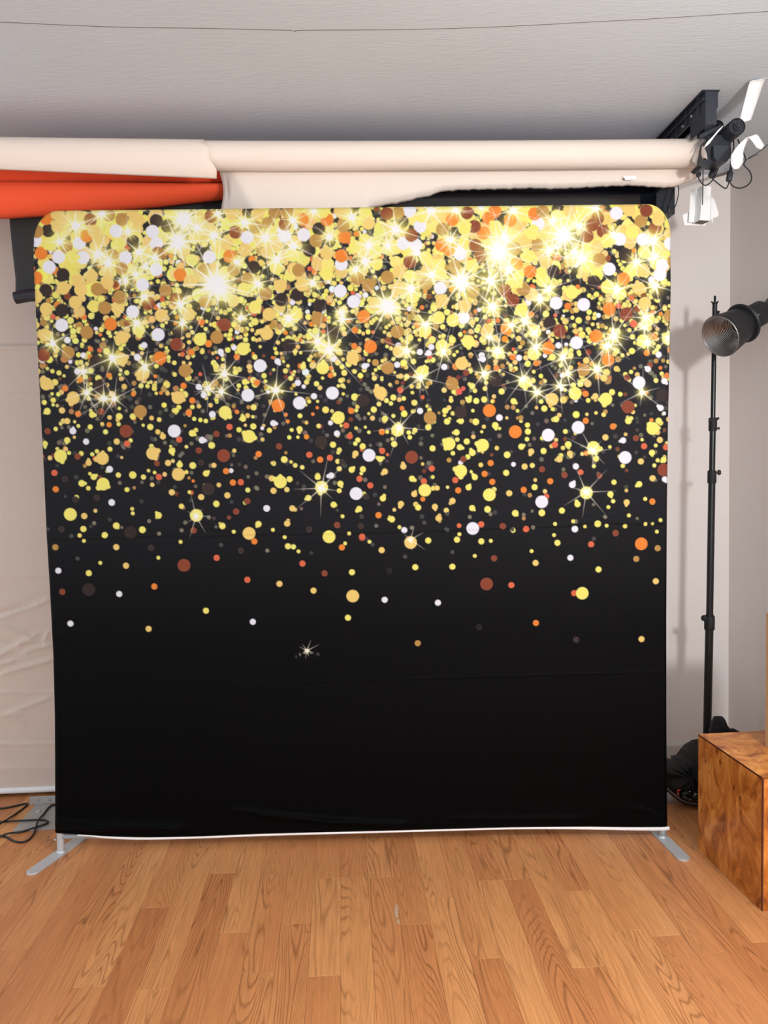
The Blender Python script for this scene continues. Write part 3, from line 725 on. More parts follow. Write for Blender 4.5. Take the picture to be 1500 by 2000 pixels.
# loose wrap: arcs that sag away from the roll; the torn right edge runs down and outwards
rows = []
NS, NA = 46, 26
for j in range(NA + 1):
    t = j / NA
    row = []
    for i in range(NS + 1):
        s = i / NS
        pxr = 393 + 33 * t ** 0.8 + 3.0 * math.sin(t * 17)                 # torn edge
        px = -330 + (pxr + 330) * s
        bot = 316 + (347 - 316) * max(0, min(1, (px + 330) / 755.0)) - 5
        ctr = np.interp(px, [a[0] for a in axis], [a[1] for a in axis])
        top_p = at(px, ctr, YC)
        rad = 0.0505 + 0.0015 * s
        ang = math.pi / 2 + (math.pi * 0.92) * t                            # from the top round the front to below
        y_ = YC + rad * math.cos(ang); z_ = top_p.z + rad * math.sin(ang)
        sag = top_p.z - 0.0505 - at(px, bot + 10, YC).z
        if t > 0.45: z_ -= max(0, sag) * ((t - 0.45) / 0.55) ** 1.1
        row.append(loc(Vector((top_p.x, y_, z_))))
    rows.append(row)
solid(Geo().grid(rows).build('loose_wrap', M_CREAM, cream, True), 0.0006)
# hanging sheet with torn lower edge, behind the top of the fabric backdrop
YS = 2.876
low = [(425, 470), (470, 470), (660, 470), (715, 425), (722, 401), (735, 399), (748, 395), (775, 391), (800, 386), (826, 379), (846, 377), (852, 371), (862, 369), (900, 366), (960, 365), (1000, 364), (1045, 362), (1080, 363), (1130, 361), (1190, 358), (1240, 357), (1290, 361), (1318, 361), (1345, 352), (1366, 344)]
xs = list(np.linspace(426, 1366, 150))
rows = []
NT = 22
for j in range(NT + 1):
    t = j / NT
    row = []
    for i, px in enumerate(xs):
        yl = np.interp(px, [p[0] for p in low], [p[1] for p in low]) + 1.2 * math.sin(px * 0.31) * math.sin(px * 0.083)
        yt = 318
        py = yt + (yl - yt) * t
        pxx = px + (0 if px > 440 else 6 * math.sin(min(1, (py - 330) / 60.0) * 3.1) * (1 if py > 330 else 0))
        p = at(pxx, py, YS)
        fold = 455 + max(0, (py - 335)) * 0.55
        y_ = 0.0
        if px < fold: y_ = 0.0011 * (fold - px)                              # left flap turns back
        y_ += 0.004 * math.sin(px / 55.0) * t + 0.010 * t
        if px > 715 and t > 0.8: y_ += 0.022 * ((t - 0.8) / 0.2) ** 2        # torn lip curls away
        row.append(loc(p + Vector((0, y_, 0))))
    rows.append(row)
solid(Geo().grid(rows).build('hanging_sheet', M_CREAM, cream, True), 0.0006)
# torn white scrap sticking off the sheet, and the ragged end by the motor
q = [loc(at(x, y, YS - 0.006 - d)) for x, y, d in [(1217, 345, 0.0), (1242, 343, 0.012), (1243, 350, 0.014), (1222, 352, 0.004)]]
solid(Geo().add(q, [(0, 1, 2, 3)]).build('tape_scrap', M_TAPE, cream), 0.0006)
Geo().add([loc(at(x, y, YS - 0.0025)) for x, y in [(1214, 352), (1225, 344.5), (1223, 349)]], [(0, 1, 2)]).build('tear_shade', M_BLACKPAPER, cream)  # flat black triangle: the shade inside a tear, put in as colour
q = [[loc(at(x, y, YC - 0.052 - d)) for x, y, d in r_] for r_ in (
    [(1358, 290, 0), (1370, 282, .02), (1376, 288, .055), (1380, 300, .075)], [(1352, 314, 0), (1367, 299, .01), (1374, 301, .06), (1382, 312, .08)], [(1362, 326, 0), (1368, 314, .008), (1374, 309, .06), (1379, 309, .075)])]
solid(Geo().grid(q).build('ragged_end', M_CREAM, cream, True), 0.0006)

# --- orange roll behind and below
YO = 2.98
orange = tag(empty('paper_roll', at(200, 350, YO)), 'orange red paper roll below the cream roll at left', 'paper roll', 'backdrop paper rolls')
org = orange.location.copy()
ax_o = [loc(at(x, y, YO + 0.02)) for x, y in [(-330, 335), (0, 336), (420, 336), (900, 338), (1296, 340)]]
Geo().tube(spline(ax_o, 5), 0.042, 36).build('roll', M_ORANGE, orange, True)
rows = []
for j in range(19):
    t = j / 18
    row = []
    for i in range(56):
        px = -330 + 870 * i / 55
        yt = 352 + 4.5 * max(0, min(1, px / 430.0))
        yb = np.interp(px, [-330, 0, 150, 300, 430, 600, 1000, 1310], [420, 416, 407, 394, 379, 366, 366, 366])
        c = (1 - math.cos(math.pi * t)) / 2
        py = yt + (yb - yt) * c
        p = at(px, py, YO - 0.02)
        row.append(loc(p + Vector((0, 0.035 - 0.045 * math.sin(math.pi * min(1, t * 0.98 + 0.12)) + (0.03 if t > .9 else 0) * (t - .9) * 10, 0))))
    rows.append(row)
solid(Geo().grid(rows).build('loose_sheet', M_ORANGE, orange, True), 0.0007)

# --- black roll, sheet and bottom tube, farthest back
YB = 3.10
black = tag(empty('paper_roll', at(700, 385, YB)), 'black paper roll behind the others, its sheet ending in a tube', 'paper roll', 'backdrop paper rolls')
org = black.location.copy()
Geo().tube([loc(at(12, 388, YB + 0.03)), loc(at(700, 384, YB + 0.03)), loc(at(1292, 381, YB + 0.03))], 0.043, 32).build('roll', M_NAVY, black, True)
rows = []
edge = [(400, 15), (420, 17), (470, 22), (520, 28), (545, 31), (575, 31)]
for j in range(24):
    py = 380 + 200 * j / 23
    xl_ = np.interp(py, [e_[0] for e_ in edge], [e_[1] for e_ in edge])
    row = []
    for i in range(30):
        px = xl_ + (1250 - xl_) * (i / 29) ** 1.6
        row.append(loc(at(px, py, YB - 0.015) + Vector((0, 0.003 * math.sin(px / 23.0 + py / 60), 0))))
    rows.append(row)
solid(Geo().grid(rows).build('hanging_sheet', M_BLACKPAPER, black, True), 0.0008)
tb = [loc(at(30, 582, YB - 0.02)), loc(at(59, 577, YB - 0.02)), loc(at(640, 577, YB - 0.02)), loc(at(1240, 574, YB - 0.02))]
Geo().tube(tb, 0.0235, 14).build('bottom_tube', M_BLACK, black)
Geo().box(tuple(loc(at(1282, 418, YB - 0.02))), tuple(loc(at(1304, 362, YB + 0.05)) + Vector((0, 0, 0))), 0.002).build('end_bracket', M_BLACK, black)

# --- beige sheet hanging against the wall at left
XS = sorted(set([round(x, 4) for x in np.arange(-2.35, -0.95, 0.007)] + [round(x, 4) for x in np.arange(-0.95, 1.06, 0.1)]))
ZS = [round(z, 4) for z in np.arange(0.022, 2.5, 0.007)]
YW = 3.335
XA, ZA = np.meshgrid(np.array(XS), np.array(ZS))
H = 0.004 * np.sin(XA * 3 + ZA * 1.3)
def z_of(py, px=50): return at(px, py, YW).z
def wl(x0, y0, x1, y1, a, w):
    """one wrinkle from pixel to pixel of the photo, a ridge a high and w wide (m)"""
    global H
    A_, B_ = at(x0, y0, YW), at(x1, y1, YW)
    dx, dz = B_.x - A_.x, B_.z - A_.z
    L2 = dx * dx + dz * dz
    t = ((XA - A_.x) * dx + (ZA - A_.z) * dz) / L2
    tc = np.clip(t, 0, 1)
    d2 = (XA - A_.x - tc * dx) ** 2 + (ZA - A_.z - tc * dz) ** 2
    sgn = np.sign((XA - A_.x) * dz - (ZA - A_.z) * dx)
    H = H + a * np.exp(-d2 / w ** 2) + 0.45 * a * sgn * np.exp(-d2 / (2.6 * w) ** 2)
for q in [(-60, 1228, 90, 1172, .006, .012), (-40, 1208, 60, 1180, -.005, .012), (0, 1218, 55, 1240, .005, .010), (-50, 1306, 66, 1240, .006, .012), (52, 1270, 96, 1258, .005, .010), (10, 1312, 96, 1288, .006, .010),
          (-20, 1300, 26, 1290, .005, .009), (60, 1250, 92, 1252, .004, .009), (-60, 1232, 30, 1260, -.005, .012), (20, 1390, 92, 1362, .004, .012), (-30, 1395, 40, 1392, .004, .01), (86, 1250, 92, 1235, .004, .008),
          (-200, 1130, 100, 1124, .003, .006), (-200, 1354, 110, 1350, .003, .006), (-200, 1456, 110, 1450, .003, .006), (-200, 1012, 90, 1008, .002, .007), (-200, 772, 72, 768, .002, .008), (-200, 898, 80, 894, .002, .008), (-200, 952, 80, 950, .002, .008), (30, 1400, 50, 1412, .003, .008), (-150, 1500, 100, 1496, .002, .02)]:
    wl(*q)
zr_ = ZA - (z_of(678) + (XA + 1.35) * 0.005)
H = H + 0.013 * np.sqrt(np.clip(1 - (zr_ / 0.012) ** 2, 0, 1))                   # slim rod seam across the sheet
nx, nz_ = len(XS), len(ZS)
V = np.stack([XA, YW - H, ZA], -1).reshape(-1, 3)
ii = np.arange(nx * nz_).reshape(nz_, nx)
Fq = np.stack([ii[:-1, :-1], ii[:-1, 1:], ii[1:, 1:], ii[1:, :-1]], -1).reshape(-1, 4)
beige = tag(empty('hanging_backdrop', (-1.0, YW, 0.0)), 'wrinkled beige sheet hanging against the back wall at left', 'backdrop')
org = beige.location.copy()
link('sheet', V - np.array(org), [tuple(int(k) for k in f) for f in Fq], M_BEIGE, beige, True)
Geo().tube([loc((-2.36, YW - 0.004, 0.026)), loc((1.06, YW - 0.004, 0.026))], 0.0125, 16).build('bottom_bar', M_WHITECLOTH, beige, True)
Geo().tube([loc((-2.36, YW + 0.03, 2.5)), loc((1.06, YW + 0.03, 2.5))], 0.03, 20).build('top_tube', M_CORE, beige, True)

# ------------------------------------------------------------------ ceiling bracket with motors
br = tag(empty('roller_bracket', (1.30, 2.85, ZC)), 'black ceiling bracket with drive motors at right end of the rolls', 'bracket')
org = br.location.copy()
def lbox(g, lo, hi, ch=0.0): return g.box(tuple(loc(lo)), tuple(loc(hi)), ch)
g = Geo(); lbox(g, (1.272, 2.652, ZC - 0.004), (1.334, 3.30, ZC - 0.0005)); g.build('ceiling_flange', M_BLACKMET, br)
# deep side plate, cut lower at the front
sp = [(2.655, ZC - 0.004), (3.30, ZC - 0.004), (3.30, 2.46), (2.90, 2.46), (2.90, 2.598), (2.772, 2.598), (2.772, 2.54), (2.655, 2.54)]
V = [loc((1.285, y, z)) for y, z in sp] + [loc((1.291, y, z)) for y, z in sp]
n_ = len(sp)
Geo().add(V, [tuple(range(n_)), tuple(range(n_, 2 * n_))[::-1]] + [(i, (i + 1) % n_, n_ + (i + 1) % n_, n_ + i) for i in range(n_)]).build('side_plate', M_BLACKMET, br)
g = Geo(); lbox(g, (1.291, 2.655, 2.545), (1.325, 2.661, ZC - 0.004), 0.001); g.build('front_plate', M_BLACKMET, br)
for y in (2.70, 2.79, 2.87, 2.98):
    lbox(Geo(), (1.279, y, 2.60), (1.285, y + 0.006, ZC - 0.004)).build('rib', M_BLACKMET, br)
lbox(Geo(), (1.326, 2.662, 2.6045), (1.332, 3.30, ZC - 0.004)).build('inner_plate', M_BLACKMET, br)
g = Geo(); lbox(g, (1.277, 2.66, 2.628), (1.285, 3.25, 2.634)); g.build('lip', M_BLACKMET, br)
for y, z in ((2.668, ZC - 0.0045),):
    Geo().lathe(loc((1.306, y, z)), (0, 0, -1), [(0, 0), (0, 0.005), (0.003, 0.004), (0.003, 0)], 10).build('screw', M_BOLT, br)
for y, z in ((2.76, 2.62), (2.83, 2.615), (2.92, 2.605)):
    Geo().lathe(loc((1.285, y, z)), (-1, 0, 0), [(0, 0), (0, 0.006), (0.004, 0.005), (0.004, 0)], 10).build('screw', M_BOLT, br)
# gearbox that drives the cream roll
def prism(poly, Ya, Yb, o_, name, mt, ch=0):
    a = [loc(at(x, y, Ya)) for x, y in poly]
    b2 = [v + Vector((0, Yb - Ya, 0)) for v in a]
    k = len(a)
    return Geo().add(a + b2, [tuple(range(k)), tuple(range(k, 2 * k))[::-1]] + [(i, (i + 1) % k, k + (i + 1) % k, k + i) for i in range(k)]).build(name, mt, o_)
prism([(1381, 272), (1397, 262), (1428, 268), (1427, 306), (1420, 315), (1408, 319), (1390, 317), (1383, 323), (1371, 327), (1365, 322), (1377, 309)], 2.712, 2.776, br, 'gearbox', M_BLACK)
prism([(1394, 284), (1424, 284), (1425, 308), (1419, 314), (1400, 314), (1394, 306)], 2.692, 2.712, br, 'gearbox_cover', M_BLACKMET)
prism([(1376, 245), (1398, 240), (1398, 290), (1376, 290)], 2.80, 2.86, br, 'hanger', M_BLACKMET)
prism([(1368, 262), (1410, 243), (1412, 248), (1370, 270)], 2.70, 2.715, br, 'link_arm', M_BLACKMET)
# tube motors pointing into the room
def motor(px, py, Y_, ln, r_):
    p = loc(at(px, py, Y_))
    body = Geo().lathe(p, (0, 1, 0), [(0.004, 0), (0.004, r_ * 0.86), (0.002, r_ * 0.93), (0.0, r_ * 0.95), (0.0, r_), (0.004, r_ * 1.02), (ln, r_ * 1.02), (ln, 0)], 36).build('motor', M_BLACK, br)
    smooth_by_angle(body)
    cp = Geo().lathe(p + Vector((0, 0.003, 0)), (0, -1, 0), [(0, r_ * 0.48), (0.006, r_ * 0.46), (0.006, r_ * 0.3), (0.012, r_ * 0.28), (0.012, 0)], 24).build('shaft_cap', M_BLACK, body)
    smooth_by_angle(cp)
    return body
mb = motor(1440, 247, 2.66, 0.125, 0.029)
mb['label'] = 'black cylindrical drive motor pointing into the room'
for a in (0.4, 2.4, 4.3):
    p = loc(at(1440, 247, 2.66)) + Vector((0.019 * math.cos(a), -0.001, 0.019 * math.sin(a)))
    Geo().lathe(p + Vector((0, .006, 0)), (0, -1, 0), [(0, 0), (0, 0.003), (0.006, 0.003), (0.006, 0)], 8).build('screw', M_BLACKMET, mb)
motor(1403, 246, 2.84, 0.12, 0.021)
prism([(1406, 262), (1424, 250), (1434, 262), (1424, 282), (1408, 290)], 2.745, 2.79, br, 'motor_mount', M_BLACK)

# ------------------------------------------------------------------ tape and paper scraps round the bracket
def ribbon(name, mids, widths, dirs, label, cat='tape', mt=None, grp='white tape scraps by the bracket', parent=None):
    """strip of cloth tape: centre line, half widths, sideways direction"""
    mids = spline(mids, 6); k = len(mids)
    w = np.interp(np.linspace(0, 1, k), np.linspace(0, 1, len(widths)), widths)
    dd = [Vector(d).normalized() for d in dirs]
    rows = []
    for i, p in enumerate(mids):
        t = i / (k - 1) * (len(dd) - 1); a = int(min(t, len(dd) - 2)) if len(dd) > 1 else 0
        d = dd[0] if len(dd) == 1 else (dd[a] * (1 - (t - a)) + dd[a + 1] * (t - a)).normalized()
        rows.append([p - d * w[i], p - d * w[i] * 0.3, p + d * w[i] * 0.3, p + d * w[i]])
    o = Geo().grid(rows).build(name, mt or M_TAPE, parent, True)
    solid(o, 0.0007)
    if label: tag(o, label, cat, grp)
    return o
p_top = ceil_pt(1497, 151, 0.002)
ribbon('tape_strip', [ceil_pt(1512, 150, 0.0012), ceil_pt(1500, 151, 0.0015), at(1482, 156, 2.575), at(1477, 163, 2.59), at(1469, 190, 2.625), at(1461, 217, 2.65), at(1455, 238, 2.67)], [0.020, 0.022, 0.0255, 0.026, 0.025, 0.0235, 0.022],
       [(0.7, -0.7, 0), (1, -0.1, 0.1), (1, 0, 0.2), (1, 0, 0.3)], 'long white tape strip from ceiling down to the motor')
ribbon('tape_strip', [at(1490, 288, 2.62), at(1483, 282, 2.60), at(1473, 268, 2.60), at(1464, 267, 2.60), at(1455, 276, 2.62), at(1446, 290, 2.63), at(1440, 305, 2.62), at(1439, 318, 2.60), at(1438, 330, 2.60)], [0.009, 0.015, 0.016, 0.011, 0.008, 0.014, 0.024, 0.022, 0.007],
       [(0.63, 0.1, 0.77), (0.63, 0.1, 0.77), (1, 0.3, 0.2), (0.85, 0.2, -0.4), (1, 0.1, 0.1), (1, 0, 0.1)], 'curled white tape scrap dangling right of the motor')
ribbon('tape_strip', [at(1434, 303, 2.64), at(1427, 311, 2.64), at(1421, 319, 2.64)], [0.004, 0.006, 0.006], [(1, 0, 0.9), (1, 0, 0.7)], 'small white tape tab left of the curled scrap')
ribbon('tape_strip', [at(1374, 290, 2.70), at(1378, 283, 2.69), at(1389, 273, 2.685), at(1400, 259, 2.685), at(1412, 247, 2.685)], [0.008, 0.012, 0.015, 0.013, 0.004], [(0.6, 0, 1), (0.5, 0, 1), (0.5, 0.1, 0.8)], 'creased white tape between cream roll end and motor')

# hanging bundle of folded white paper with open end
bun = tag(empty('paper_bundle', at(1372, 440, 3.0)), 'folded white paper box hanging on a cord under the bracket', 'paper scrap')
org = bun.location.copy()
YQ = 3.0
def quad(name, pts, parent=bun, mt=M_TAPE, th=0.0008):
    P_ = [loc(at(x, y, YQ + d)) for x, y, d in pts]
    return solid(Geo().add(P_, [tuple(range(len(P_)))]).build(name, mt, parent), th)
quad('left_flap', [(1349, 369, .0), (1364, 368, .004), (1358, 434, .0), (1345, 434, 0.0)])
quad('front_panel', [(1373, 362, -.03), (1389, 364, -.03), (1387, 431, -.03), (1367, 430, -.03)])
quad('side_panel', [(1373, 362, -.03), (1367, 430, -.03), (1353, 437, .006), (1360, 370, .006)])
quad('tail_flap', [(1389, 384, .0), (1395, 390, .004), (1404, 419, .006), (1400, 424, .006), (1392, 426, .003), (1388, 428, .0)])
quad('lower_flap', [(1333, 420, .012), (1348, 413, .01), (1380, 428, .012), (1378, 441, .012), (1337, 440, .014)])
quad('tail_strip', [(1389, 425, .004), (1393, 424, .004), (1391, 440, .004)])
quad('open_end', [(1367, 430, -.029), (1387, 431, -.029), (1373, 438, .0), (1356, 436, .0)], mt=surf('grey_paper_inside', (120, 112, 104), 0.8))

# cords with plugs
def cord(name, px_pts, Y_, r_, label, plugs=(), mt=None):
    pts = [at(x, y, Y_ + (d[0] if d else 0)) for x, y, *d in px_pts]
    root = tag(empty(name, pts[-1]), label, 'cord', 'black cords hanging at the bracket')
    global org
    org = root.location.copy()
    Geo().tube([loc(p) for p in spline(pts, 6)], r_, 8).build('cord', M_CORD, root, True)
    for (xa, ya, xb, yb, w) in plugs:
        a, b2 = loc(at(xa, ya, Y_)), loc(at(xb, yb, Y_)); d = b2 - a
        pl = Geo().lathe(a, d, [(0, 0), (0, w * 0.35), (d.length * 0.2, w * 0.55), (d.length * 0.34, w), (d.length * 0.94, w), (d.length, w * 0.8), (d.length, 0)], 12).build('plug', M_BLACK, root)
        smooth_by_angle(pl)
    return root
cord('hanging_cord', [(1373, 306), (1373, 330), (1373, 362), (1372, 400)], 2.94, 0.0018, 'straight black cord carrying the white paper bundle')
cord('power_cord', [(1363, 325), (1363, 334), (1365, 349), (1370, 357), (1378, 362), (1388, 356), (1397, 343), (1402, 330), (1406, 315)], 2.80, 0.0022, 'black looped cord with round plug at the roll end', [(1362, 328, 1365, 345, 0.009)])
cord('power_cord', [(1395, 318), (1392, 340), (1392, 349), (1402, 358), (1414, 367), (1420, 366), (1424, 354), (1427, 335), (1427, 312), (1427, 290)], 2.78, 0.0022, 'black cord drooping between two square plugs', [(1398, 321, 1388, 346, 0.011)])
cord('power_cord', [(1432, 270), (1433, 288), (1428, 312), (1425, 350), (1430, 362), (1440, 367), (1452, 366), (1464, 358), (1468, 346), (1463, 333), (1453, 322), (1456, 310), (1448, 290), (1441, 272)], 2.72, 0.0024, 'black cord in a wide loop beside the right wall', [(1428, 328, 1423, 354, 0.0105)])
cord('tie_cord', [(1306, 370), (1318, 364), (1325, 365), (1324, 385), (1318, 405), (1311, 409), (1308, 398), (1314, 380), (1316, 366), (1310, 385), (1307, 408), (1305, 424)], 3.02, 0.0018, 'bunched black tie cord at right end of the black roll', [(1307, 398, 1306, 416, 0.008)])
cw = tag(Geo().tube([at(1505, 278, 2.75), at(1489, 292, 2.8), at(1462, 309, 2.9), at(1454, 316, 2.95)], 0.0013, 6).build('thin_wire', M_CORD), 'thin dark wire along the right wall, upper of two', 'wire', 'thin wires on right wall')
cw = tag(Geo().tube([at(1481, 301, 2.85), at(1470, 306, 2.87), at(1460, 311, 2.9)], 0.0013, 6).build('thin_wire', M_CORD), 'thin dark wire along the right wall, shorter lower one', 'wire', 'thin wires on right wall')
rod = tag(Geo().tube([at(1394, 345, 3.05), at(1423, 337, Y1)], 0.006, 10).build('metal_rod', surf('dull_rod', (120, 112, 104), 0.5, 0.5)), 'short dull grey rod behind the cords near ceiling corner', 'rod')

# ------------------------------------------------------------------ light stand
M_STAND = surf('black_stand_enamel', (22, 22, 25), 0.3, var=0.05)
M_RUB = surf('black_rubber', (24, 24, 26), 0.7)
M_KNOB = surf('black_knob', (30, 30, 33), 0.5)
YP = 3.12
def pole_pt(py):
    px = np.interp(py, [570, 1430, 1650], [1396.5, 1382.2, 1378.6]); return at(px, py, YP)
base = pole_pt(1640); base.z = 0
ls = tag(empty('light_stand', base), 'tall black telescopic light stand beside the backdrop', 'light stand')
org = base.copy()
def seg(y0, y1, r_, name='pole_section', n=20):
    return smooth_by_angle(Geo().tube([loc(pole_pt(y0)), loc(pole_pt(y1))], r_, n).build(name, M_STAND, ls, True), 50)
seg(592, 826, 0.0095); seg(822, 925, 0.0121); seg(920, 1208, 0.0142); 
lowp = pole_pt(1200); foot_p = Vector((base.x, base.y, 0.03))
smooth_by_angle(Geo().tube([loc(lowp), loc(foot_p)], 0.0167, 20).build('pole_section', M_STAND, ls), 50)
sp_ = Geo().lathe(loc(pole_pt(594)), (pole_pt(570) - pole_pt(594)), [(0, 0.0095), (0.004, 0.012), (0.007, 0.012), (0.008, 0.0045), (0.032, 0.0045), (0.034, 0.003), (0.034, 0)], 16).build('spigot', M_STAND, ls); smooth_by_angle(sp_)
for dx in (-1, 1):
    a = loc(pole_pt(592)) + Vector((dx * 0.010, 0, 0.0))
    Geo().tube([a, a + Vector((dx * 0.004, 0, 0.008))], 0.003, 6).build('pin', M_STAND, ls)
Geo().tube([loc(pole_pt(593)), loc(pole_pt(590.5))], 0.0093, 16).build('chrome_ring', M_BOLT, ls)
def collar(y0, y1, r_, knob):
    c = Geo().tube([loc(pole_pt(y0)), loc(pole_pt(y0 + 2)), loc(pole_pt(y1 - 2)), loc(pole_pt(y1))], [r_ * 0.93, r_, r_, r_ * 0.93], 18).build('collar', M_RUB, ls); smooth_by_angle(c)
    kx, ky, dx, dy, kl, kr = knob
    p = pole_pt(ky); d = Vector((dx, dy, 0)).normalized()
    o_ = Geo().lathe(loc(p), d, [(0, 0.004), (r_ + 0.006, 0.004), (r_ + 0.006, kr), (r_ + 0.006 + kl * 0.3, kr * 1.05), (r_ + 0.006 + kl, kr * 0.85), (r_ + 0.006 + kl, 0)], 12).build('knob', M_KNOB, c); smooth_by_angle(o_)
collar(816, 842, 0.0167, (1398, 837, 1, -0.5, 0.004, 0.006))
for s_x, yy in ((1, 817), (-1, 820)):
    a = loc(pole_pt(822)); tipp = loc(pole_pt(yy)) + Vector((0.021 * s_x, -0.006, 0.0))
    Geo().tube([a, (a + tipp) / 2 + Vector((0, -0.004, 0)), tipp], [0.007, 0.006, 0.005], 8).build('lever', M_KNOB, ls)
collar(919, 944, 0.0178, (1400, 923, 1, -0.2, 0.010, 0.011))
collar(1203, 1230, 0.021, (1372, 1206, -1, -0.35, 0.010, 0.013))
hub = loc(Vector((base.x, base.y, 0.16)))
Geo().lathe(hub, (0, 0, 1), [(0, 0.0155), (0, 0.024), (0.05, 0.024), (0.05, 0.0155)], 18).build('hub', M_RUB, ls)
Geo().lathe(loc(Vector((base.x, base.y, 0.09))), (0, 0, 1), [(0, 0.0155), (0, 0.022), (0.03, 0.022), (0.03, 0.0155)], 18).build('lower_hub', M_RUB, ls)
for a in (R(97), R(337), R(250)):
    rr_ = 0.10
    d = Vector((math.cos(a), math.sin(a), 0))
    lg = Geo().tube([hub + d * 0.022 + Vector((0, 0, 0.02)), loc(Vector((base.x, base.y, 0.008)) + d * rr_)], 0.009, 8, flat=0.6).build('leg', M_STAND, ls)
    Geo().tube([loc(Vector((base.x, base.y, 0.10))) + d * 0.02, (hub + d * 0.022 + Vector((0, 0, 0.02))) * 0.35 + loc(Vector((base.x, base.y, 0.008)) + d * rr_) * 0.65], 0.006, 6).build('brace', M_STAND, ls)
    ft = loc(Vector((base.x, base.y, 0.0)) + d * rr_)
    Geo().lathe(ft, (0, 0, 1), [(0, 0), (0, 0.013), (0.012, 0.013), (0.022, 0.009), (0.022, 0)], 10).build('rubber_foot', M_RUB, lg)

# ------------------------------------------------------------------ strobe head with ribbed reflector on a wall arm
M_SILVER, nt, b_ = new_mat('ribbed_silver')
b_.inputs['Base Color'].default_value = rgb(165, 162, 160); b_.inputs['Metallic'].default_value = 0.9; b_.inputs['Roughness'].default_value = 0.36
_n = N(nt, 'ShaderNodeTexNoise'); _n.inputs['Scale'].default_value = 90
_b2 = N(nt, 'ShaderNodeBump'); _b2.inputs['Strength'].default_value = 0.15; _b2.inputs['Distance'].default_value = 0.001
nt.links.new(_n.outputs['Fac'], _b2.inputs['Height']); nt.links.new(_b2.outputs['Normal'], b_.inputs['Normal'])
M_HEAD = surf('black_lamp_shell', (24, 26, 30), 0.5, var=0.06)
op = at(1406.5, 657, 2.98)
_v = (op - Vector((0, 0, CAM_H))).normalized(); _r = (rgt - _v * rgt.dot(_v)).normalized(); _u = _r.cross(_v)
axd = (_r * 0.578 + _u * 0.377 + _v * 0.72).normalized()
hd = tag(empty('strobe_head', op), 'black studio strobe head with silver ribbed reflector facing left', 'studio light')
org = op.copy()
RO = 0.0843
shell = Geo().lathe((0, 0, 0), axd, [(0, RO - 0.0015), (-0.001, RO), (0.003, RO + 0.0012), (0.012, RO), (0.109, 0.069), (0.128, 0.0655)], 56).build('reflector', M_HEAD, hd, True)
Geo().lathe((0, 0, 0), axd, [(0.0025, RO + 0.0006), (-0.0015, RO + 0.0006), (-0.0015, RO - 0.003), (0.002, RO - 0.003)], 56).build('rim', M_SILVER, shell, True)
prof = []
for i in range(0, 88):
    t = i / 87.0
    d_ = 0.0 + 0.120 * t
    r_ = (RO - 0.0025) * (1 - t) ** 0.62 * 1.0 + 0.030 * t
    prof.append((d_, max(0.028, r_) + 0.0013 * (i % 4) / 3.0))
Geo().lathe((0, 0, 0), axd, prof, 56).build('reflector_bowl', M_SILVER, shell)
Geo().lathe((0, 0, 0), axd, [(0.119, 0.034), (0.115, 0.030), (0.101, 0.025), (0.096, 0.016), (0.095, 0)], 28).build('flash_tube', surf('frosted_glass_dome', (70, 66, 64), 0.25), shell, True)
fl = Geo().lathe((0, 0, 0), axd, [(0.124, 0.057), (0.126, 0.077), (0.133, 0.081), (0.140, 0.077), (0.150, 0.058), (0.156, 0.05)], 48).build('mount_flange', M_HEAD, hd); smooth_by_angle(fl)
bd = Geo().lathe((0, 0, 0), axd, [(0.146, 0.0), (0.146, 0.052), (0.172, 0.046), (0.185, 0.05), (0.245, 0.05), (0.255, 0.045), (0.255, 0.0)], 40).build('lamp_body', M_HEAD, hd); smooth_by_angle(bd)
side = axd.cross(Vector((0, 0, 1))).normalized(); upp = side.cross(axd).normalized()
for a, dd in ((-0.5, 0.168), (0.1, 0.174), (0.65, 0.168), (-0.9, 0.18)):
    vw = (side * math.sin(a) - fwd * math.cos(a)); vw = (vw - axd * vw.dot(axd)).normalized()
    Geo().lathe(axd * dd + vw * 0.045, vw, [(0, 0), (0, 0.0028), (0.006, 0.0028), (0.007, 0.001), (0.007, 0)], 10).build('stud', M_BOLT, bd)
Geo().tube([axd * 0.03 + upp * 0.078 + side * -0.01, axd * 0.045 + upp * 0.089 + side * -0.01], 0.0055, 10).build('lock_pin', M_HEAD, shell)
# arm from the lamp body to the side wall
pe = axd * 0.25
_k = (X1 - op.x) / axd.x; wall_p = Vector((X1 - op.x, axd.y * min(_k, 0.45), axd.z * min(_k, 0.45)))
arm = Geo().tube([axd * 0.245, axd * 0.262, wall_p + Vector((-0.010, 0, 0))], 0.016, 12).build('wall_arm', M_STAND, hd, True)
Geo().lathe(wall_p, (-1, 0, 0), [(0, 0), (0, 0.04), (0.008, 0.04), (0.010, 0.036), (0.010, 0)], 24).build('wall_plate', M_STAND, arm)

